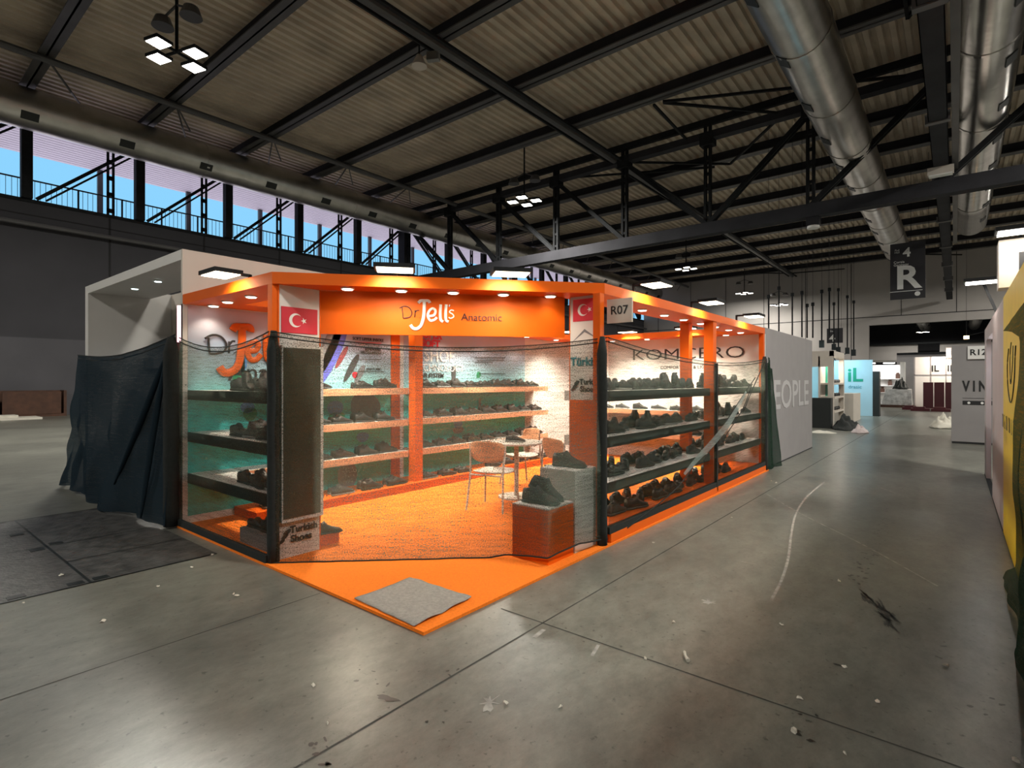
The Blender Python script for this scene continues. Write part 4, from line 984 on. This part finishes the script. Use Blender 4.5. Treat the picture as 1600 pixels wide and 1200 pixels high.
# return wall of the orange booth visible above: cream edge
# cream shelf booth
cb = empty('cream_booth', (0, 0, 0), 0, 'cream portal booth with lit shoe shelves beyond the grey wall', 'booth')
xa, xb, ya, yb = -6.2, -3.15, 20.9, 23.2
MB().box(xa, xb, ya, ya+.1, 2.05, 2.58).build('front_header', 'cream', cb)
MB().box(xb-.12, xb, ya, yb, 2.38, 2.58).build('side_header', 'cream', cb)
for (x, y) in ((xb-.1, ya+.05), (xb-.1, yb-.05), (xb-1.0, ya+.05)): MB().box(x-.06, x+.1, y-.08, y+.08, 0, 2.4).build('upright', 'cream', cb)
MB().box(xb-.45, xb-.4, ya, yb, 0, 2.4).build('shelf_back', 'cream', cb)
MB().box(xb-.40, xb-.39, 21.9, 22.3, .3, 2.3).build('green_stripe', 'greent', cb)
MB().box(xa, xb-.5, 23.1, 23.2, 0, 2.4).build('rear_wall', 'blue', cb)
for z in (.55, 1.03, 1.5): MB().box(xb-.4, xb+.02, ya+.12, yb-.12, z-.06, z).build('shelf_board', 'cream', cb)
area_light(cb, (xb-.1, 22, 2.34), .3, 30, (1, .92, .8), sy=1.6); area_light(cb, (xb-1.8, 22, 2.4), 1.0, 50, (.6, .95, 1))
lg2 = text('lettering', 'a', .5, 'teal', (xb-.9, ya-.01, 2.36), FRONT, cb, bold=.01)
tag(MB().box(xb-1.0, xb-.02, ya-.35, ya-.03, 0, 1.0).build('black_cabinet', 'black'), 'black cabinet in front of the cream shelf booth', 'cabinet')
e = empty('round_lamp', (xb-1.2, ya+.05, 2.60), 0, 'small round white lamp on the cream booth header', 'lamp'); MB().cyl((0, 0, 0), .11, .1).build('lamp_body', 'blackmetal', e); MB().cyl((0, 0, -.02), .1, .02).build('lamp_lens', 'led', e)
shp = []
for z, nm in ((.55, 'lowest'), (1.03, 'middle'), (1.5, 'top')):
    for k in range(5):
        mb = MB(); s_ = 1.0; vs_, fs_ = loft([(0, .04, 0, .05, 0), (.03, .05, 0, .12, 0), (.1, .045, 0, .10, 0), (.2, .06, 0, .07, 0), (.28, .03, 0, .04, 0)], 8); mb.add(vs_, fs_)
        o = mb.build('shoe', 'upA', smooth=True, loc=(xb-.1, ya+.25+k*.38, z+.001)); o.rotation_euler = (0, 0, PI*.6)
        tag(o, '%s dark shoe from the gangway end on the %s cream booth shelf' % (ORD[k], nm), 'shoe', 'shoes in the cream booth')
# textile heap
def heap(name, c, rx, ry, h, m, label, seed, cat='cloth'):
    mb = MB(); n_, r_ = 40, 14; vs = [(0, 0, h)]; fs = []
    for i in range(1, r_+1):
        for j in range(n_):
            a = 2*PI*j/n_; k = i/r_; q = 1+.3*noise.noise(Vector((math.cos(a)*1.5, math.sin(a)*1.5, seed)))
            z = h*(1-k**1.6)*(1+.9*noise.noise(Vector((math.cos(a)*k*3, math.sin(a)*k*3, seed+3))))+.25*h*abs(noise.noise(Vector((math.cos(a)*k*9, math.sin(a)*k*9, seed+8)))); vs.append((rx*k*q*math.cos(a), ry*k*q*math.sin(a), max(.004, z)))
    for j in range(n_): fs.append((0, 1+j, 1+(j+1) % n_))
    for i in range(r_-1):
        for j in range(n_): a = 1+i*n_; fs.append((a+j, a+n_+j, a+n_+(j+1) % n_, a+(j+1) % n_))
    fs.append(tuple(1+(r_-1)*n_+j for j in range(n_)))
    o = mb.add(vs, fs).build(name, m, smooth=True, loc=(c.x, c.y, 0)); tag(o, label, cat); return o
heap('netting_heap', G(1322, 670), .42, .8, .35, 'netb', 'dark heap of netting on the floor before the cream shelf booth', 3, 'netting')
heap('plastic_heap', G(1343, 676), .24, .35, .2, 'pink', 'crumpled pinkish plastic sheet at the end of the dark heap', 5, 'plastic sheet')
heap('plastic_heap', G(1474, 668), .42, .7, .35, 'paper', 'cream crumpled plastic heap at the foot of the grey end panel', 8, 'plastic sheet')
heap('plastic_heap', G(1282, 676), .35, .4, .06, 'paper', 'flat pale cardboard pile by the black cabinet', 9, 'cardboard')
tag(MB().box(-3.95, -3.0, 24.3, 26.3, 0, 1.08).build('reception_counter', 'cream'), 'cream reception counter between the cream booth and the pale blue wall', 'counter')
bw = empty('blue_wall', (0, 29, 0), 0, 'pale blue lit wall with large green letters beside the gangway', 'wall')
MB().box(-5.6, -2.85, 0, .08, 0, 2.52).build('wall_panel', 'blue', bw)
MB().box(-2.85, -2.6, .0, .5, 0, 2.0).build('dark_side', 'black', bw)
a = ony(1326, 587, 29); b = ony(1346, 587, 29)
text('lettering', 'iL', .85, 'greent', ((a.x+b.x)/2, -.01, 1.82), FRONT, bw, bold=.02); text('lettering', 'drasic', .22, 'teal', ((a.x+b.x)/2, -.01, 1.30), FRONT, bw)
area_light(bw, (-4.2, -.9, 2.9), .6, 55, (.55, .92, 1), rot=(.5, 0, 0)); area_light(bw, (-3.2, -1.6, 2.6), .4, 25, (.6, .9, 1), rot=(.3, 0, 0))
e = empty('floodlight', (-4.3, 28.2, 2.75), 0, 'slim cool floodlight over the pale blue wall', 'floodlight'); MB().box(-.5, .5, -.1, .1, 0, .05).build('lamp_head', 'blackmetal', e); MB().box(-.45, .45, -.09, .09, -.01, -.002).build('led_panel', 'lensc', e); MB().bar((0, 0, .03), (0, .8, -.22), .03).build('arm', 'blackmetal', e)
# signs hung in the gangway
sr = empty('gangway_sign', (-2.1, 38.0, 0), 0, 'big dark hanging sign reading gangway R under the spiral duct', 'sign')
a = ony(1391, 470, 38); b = ony(1446, 470, 38); w_ = b.x-a.x; cx_ = (a.x+b.x)/2+2.1; zt_ = ony(1418, 379, 38).z; zb_ = ony(1418, 467, 38).z
MB().box(cx_-w_/2, cx_+w_/2, -.03, .03, zb_, zt_).build('sign_board', 'navy', sr)
hh = zt_-zb_
text('lettering', '4', .70, 'silver', (cx_-.02*w_, -.035, zt_-.18*hh), FRONT, sr, bold=.02); text('lettering', 'Pad', .15, 'silver', (cx_-.30*w_, -.035, zt_-.12*hh), FRONT, sr); text('lettering', 'Hall', .15, 'silver', (cx_-.30*w_, -.035, zt_-.16*hh), FRONT, sr)
text('lettering', 'Corsia', .19, 'silver', (cx_-.40*w_, -.035, zt_-.335*hh), FRONT, sr, align='LEFT'); text('lettering', 'Gangway', .19, 'silver', (cx_-.40*w_, -.035, zt_-.385*hh), FRONT, sr, align='LEFT')
text('lettering', 'R', 1.82, 'silver', (cx_, -.035, zt_-.635*hh), FRONT, sr, bold=.045, sx=1.05)
MB().box(cx_-w_/2, cx_+w_*.42, -.036, -.03, zb_+.135*hh, zb_+.145*hh).build('rule', 'silver', sr)
MB().add([(cx_+w_*.28+.13*math.cos(2*PI*i/16), -.036, zb_+.08*hh+.13*math.sin(2*PI*i/16)) for i in range(16)], [tuple(range(16))]).build('round_emblem', 'silver', sr)
for x in (.15, .95): MB().bar((cx_+x, 0, zt_-.01), (cx_+x, 0, ZR+.12), .02).build('sign_wire', 'blackmetal', sr)
e = empty('gangway_sign', (0, 46, 0), 0, 'small dark hanging sign reading 4 before the end wall', 'sign')
a = ony(1292, 524, 46); b = ony(1317, 524, 46); z1_ = ony(1304, 513, 46).z; z0_ = ony(1304, 536, 46).z; cc = (a.x+b.x)/2
MB().box(a.x, b.x, -.02, .02, z0_, z1_).build('sign_board', 'navy', e); text('lettering', '4', .75, 'silver', (a.x+.35, -.025, z0_+.35), FRONT, e, bold=.02); text('lettering', 'Exit', .2, 'silver', (a.x+.35, -.025, z1_-.2), FRONT, e)
for x in (a.x+.1, b.x-.1): MB().bar((x, 0, z1_), (x, 0, ZR), .012).build('sign_wire', 'blackmetal', e)
# hanging rods
rods = ((1201, 466, 514), (1217, 453, 520), (1238, 463, 524), (1253, 460, 527), (1261, 480, 528), (1270, 478, 528), (1284, 458, 535), (1296, 455, 525), (1303, 477, 540), (1310, 455, 545), (1324, 466, 546), (1334, 474, 549))
for i, (u, v0, v1_) in enumerate(rods):
    dd = 26 if i < 8 else 30.5; p = atd(u, v0, dd); q_ = atd(u, v1_, dd)
    e = empty('rigging_rod', (p.x, p.y, p.z), 0, 'thin dark rigging rod hanging before the end wall, %s from the grey wall side' % ORD[i], 'rigging', 'rigging rods before the end wall')
    MB().tube([(0, 0, 0), (0, 0, q_.z-p.z)], .035, 6).build('rod', 'blackmetal', e); MB().cyl((0, 0, 0), .07, .16).build('hook', 'blackmetal', e)
    MB().tube([(0, 0, .1), (0, 0, ZR+.12-p.z)], .008, 5).build('cable', 'blackmetal', e)
    if i in (6, 8, 9, 10, 11): MB().box(-.1, .1, -.1, .1, q_.z-p.z-.25, q_.z-p.z+.1).build('hoist', 'black', e)
# VIN wall
vw = empty('grey_wall', (0, 17.6, 0), 0, 'grey end panel with tall black letters beside the gangway', 'wall')
MB().box(-.07, 3.2, 0, .06, .05, 2.45).box(-.07, -.02, .06, 2.4, .05, 2.45).build('wall_panel', 'grey', vw); MB().box(-.06, 3.2, .01, .05, 0, .05).build('wall_foot', 'joint', vw)
a = ony(1504, 604, 17.6); b = ony(1543, 604, 17.6)
text('lettering', 'V I N', .36, 'text', ((a.x+b.x)/2, -.006, 1.42), FRONT, vw, bold=.012, wx=b.x-a.x)
MB().box(a.x, b.x+.3, -.004, 0, 1.13, 1.14).build('fine_line', 'text', vw); MB().box(a.x, b.x+.1, -.006, 0, .97, 1.07).build('black_bar', 'text', vw)
for k in range(3): MB().add([(a.x+.12+k*.25+.03*math.cos(2*PI*i/10), -.008, 1.02+.03*math.sin(2*PI*i/10)) for i in range(10)], [tuple(range(10))]).build('round_icon', 'silver', vw)
a = ony(1512, 550, 17.55); b = ony(1545, 560, 17.55)
e = empty('stand_number_plate', (0, 17.55, 0), 0, 'pale plate reading R12 on the grey end panel', 'sign')
MB().box(a.x, b.x, 0, .03, 2.10, 2.42).build('plate', 'silver', e); text('lettering', 'R12', .2, 'text', ((a.x+b.x)/2, -.005, 2.26), FRONT, e, bold=.004)
# far items in the gangway
e = empty('lit_booth', (-.9, 40.5, 0), 0, 'white panelled booth with plates R16 and R20 behind the red cabinets', 'booth')
MB().box(-1.0, 2.6, 0, .1, 0, 3.0).build('panel_wall', 'white', e)
for x in (-.97, -.2, .5, 1.2): MB().box(x-.03, x+.03, -.03, 0, 0, 3.0).build('panel_frame', 'grey', e)
MB().box(-1, 2.6, -.03, 0, 1.9, 1.96).build('panel_rail', 'grey', e)
text('lettering', 'IL', .5, 'text', (0, -.03, 2.3), FRONT, e, bold=.01); text('lettering', 'IM', .5, 'text', (.8, -.03, 2.3), FRONT, e, bold=.01)
MB().box(.5, 1.5, -.1, -.05, 2.9, 3.5).build('number_plate', 'grey', e); text('lettering', 'R16', .3, 'text', (.95, -.11, 3.2), FRONT, e)
area_light(e, (.6, -1.2, 3.4), .8, 120, (1, .85, .7), rot=(.4, 0, 0))
for k in range(3):
    x = -1.15+.48*k; o = empty('red_cabinet', (x, 38.2, 0), 0, 'dark red cabinet in the gangway, %s from the wrapped pallet' % ORD[k], 'cabinet', 'dark red cabinets')
    MB().box(-.22, .22, -.25, .25, .05, 1.5).build('cabinet_body', 'redcab', o); MB().box(-.2, .2, -.27, -.25, .1, 1.45).build('cabinet_door', 'redcab', o)
e = empty('wrapped_pallet', (-2.6, 40, 0), 0, 'white wrapped load on a pallet with a black bag on top', 'pallet')
MB().box(-.9, .7, -.5, .5, 0, .15).build('pallet_base', 'wood', e); MB().add([(-.85,-.45,.15),(.65,-.45,.15),(.65,.45,.15),(-.85,.45,.15),(-.6,-.4,1.1),(.62,-.4,1.05),(.6,.4,1.1),(-.6,.4,1.1)], [(0,3,2,1),(4,5,6,7),(0,1,5,4),(1,2,6,5),(2,3,7,6),(3,0,4,7)]).build('wrapped_load', 'plastic', e)
o = heap('black_bag', Vector((-2.5, 40, 0)), .4, .3, .5, 'black', 'black bag lying on top of the wrapped pallet', 14, 'bag'); o.location.z = 1.1
e = empty('lit_booth', (-5.0, 58, 0), 0, 'distant white booth with bright shelves beyond the wrapped pallet', 'booth')
MB().box(-2.0, 1.6, 0, .1, 0, 3.0).box(1.4, 1.7, -1.5, 0, 0, 3.2).build('booth_shell', 'white', e)
for z in (.6, 1.2, 1.8): MB().box(-1.8, 1.4, -.4, 0, z-.05, z).build('shelf_board', 'white', e)
area_light(e, (0, -1.4, 3.2), 1.2, 120, (.95, .97, 1), rot=(.3, 0, 0)); MB().box(-1.2, -.4, -1.2, -1, 3.1, 3.16).box(.2, 1.0, -1.2, -1, 3.1, 3.16).build('lamp_strip', 'led', e)
for k in range(6):
    o = MB().box(-.15, .15, -.1, .1, 0, .3+.05*(k % 3)).box(-.1, .1, -.08, .08, .3, .5).build('display_item', 'wood', e); o.location = (-1.6+.55*k, -.2, .6*(1+k % 3))
e = empty('blue_grey_booth', (-2.2, 62, 0), 0, 'distant plain blue grey booth wall before the wide opening', 'booth')
MB().box(-2.0, 3.2, 0, .1, 0, 4.2).build('panel_wall', 'grey', e); MB().box(-2.0, 3.2, -.1, 0, 4.0, 4.2).build('wall_rail', 'blackmetal', e)
MB().box(.6, 1.4, -.1, 0, 0, 3).build('dark_door', 'black', e)
e = empty('site_lamp', tuple(atd(1510, 527, 40)), 0, 'small amber lamp glowing under the wide opening', 'lamp'); MB().cyl((0, 0, -.12), .16, .22).build('lamp_glass', 'bulb', e); MB().bar((0, 0, .1), (3, 1, .9), .04).build('lamp_bracket', 'blackmetal', e); MB().tube([(0,0,.1),(0,0,ZR-5)], .01, 5).build('cable', 'blackmetal', e)
# darkish pallets
for k, (u, v) in enumerate(((1424, 640), (1438, 642), (1470, 643))):
    c = G(u, v); tag(MB().box(c.x-.4, c.x+.4, c.y-.3, c.y+.3, 0, .14).box(c.x-.3, c.x+.2, c.y-.2, c.y+.2, .14, .22).build('empty_pallet', 'redcab'), 'low dark reddish pallet on the gangway floor, %s from the wrapped pallet' % ORD[k], 'pallet')

# ================================================================ YELLOW AND WHITE BOOTH ON THE EAST SIDE
XR = .385
rb = empty('pale_wall', (XR, 0, 0), 0, 'pale pinkish booth wall beyond the yellow panel', 'wall')
MB().box(0, .06, 7.45, 9.6, .02, 2.4).box(0, .06, 11.4, 12.0, .02, 2.4).box(0, .06, 9.6, 11.4, 2.2, 2.4).build('wall_panel', 'pink', rb)
MB().box(-.003, .05, 7.45, 12, 0, .02).build('wall_foot', 'joint', rb)
MB().box(.10, .16, 9.5, 11.5, .02, 2.3).build('inner_panel', 'white', rb)
area_light(rb, (.05, 10.4, 2.15), .2, 12, (.9, .95, 1), sy=1.2)
yp = empty('yellow_panel', (XR, 6.45, 0), 0, 'glossy yellow booth wall with a thin line drawing beside green netting', 'wall')
MB().box(-.004, .06, -4.4, .98, .02, 2.4).build('wall_panel', 'yellow', yp)
lp = smooth_pts([onx(u, v, XR-.012)-Vector((XR, 6.45, 0)) for u, v in ((1576, 545), (1574, 570), (1574.5, 600), (1577, 622), (1579, 629), (1582, 620), (1585, 590), (1586, 560), (1587, 540))], 5)
MB().tube(lp, .004, 6).build('line_drawing', 'text', yp); lp = smooth_pts([onx(u, v, XR-.012)-Vector((XR, 6.45, 0)) for u, v in ((1580, 535), (1578, 560), (1579, 600), (1582, 570), (1583, 540))], 4); MB().tube(lp, .003, 6).build('line_drawing', 'text', yp)
a = onx(1567, 655, XR); b = onx(1585.5, 660, XR)
text('lettering', 'm a m m u t', .34, 'text', (-.006, (a.y+b.y)/2-6.45, 1.18), WEST, yp, wx=abs(a.y-b.y), bold=-.010, ex=.0003)
hw = empty('booth_header', (XR, 7.4, 0), 0, 'white header box with a black mark above the yellow wall', 'booth header')
MB().box(-.04, 3.0, 0, .3, 2.5, 2.98).build('header_box', 'cream', hw); MB().box(.11, .9, -.006, 0, 2.66, 2.84).build('black_mark', 'text', hw)
for (x, y, z, lab) in ((XR+.12, 7.16, 3.0, 'floodlight on top of the white header box'), (XR-.10, 8.9, 2.78, 'floodlight over the pale pinkish wall beyond the white header box')):
    e = empty('floodlight', (x, y, z), 0, lab, 'floodlight'); MB().box(-.2, .2, -.14, .14, 0, .04).build('lamp_head', 'blackmetal', e); MB().box(-.18, .18, -.12, .12, -.01, -.002).build('led_panel', 'led', e); MB().bar((0, .1, .02), (0, .3, .02), .03).bar((0, .3, .02), (.13, .3, -.37), .03).build('arm', 'blackmetal', e)
    area_light(e, (0, 0, -.03), .35, 6, (1, .92, .78), rot=(0, 0, 0))
# green netting hung before the yellow panel
def bnd(t_):   # boundary y for height fraction
    pts = [(0, 5.72), (.04, 5.66), (.12, 5.2), (.45, 4.8), (.8, 4.35), (.93, 4.3), (.97, 4.9), (1.0, 5.65)]
    for (a, ya_), (b, yb_) in zip(pts, pts[1:]):
        if t_ <= b: return ya_+(yb_-ya_)*(t_-a)/(b-a)
    return pts[-1][1]
n6, v6 = netting('booth_netting', 'netg', lambda s_, t_: (.29+.0*s_, bnd(t_)-(s_)*3.4*bnd(t_)/5.6), lambda s_: .015, lambda s_: 1.94+.08*s_, 'dark green netting hanging in front of the yellow panel', nu=60, nv=60, outn=(-1, 0), amp=.06, foldf=5, seed=6)
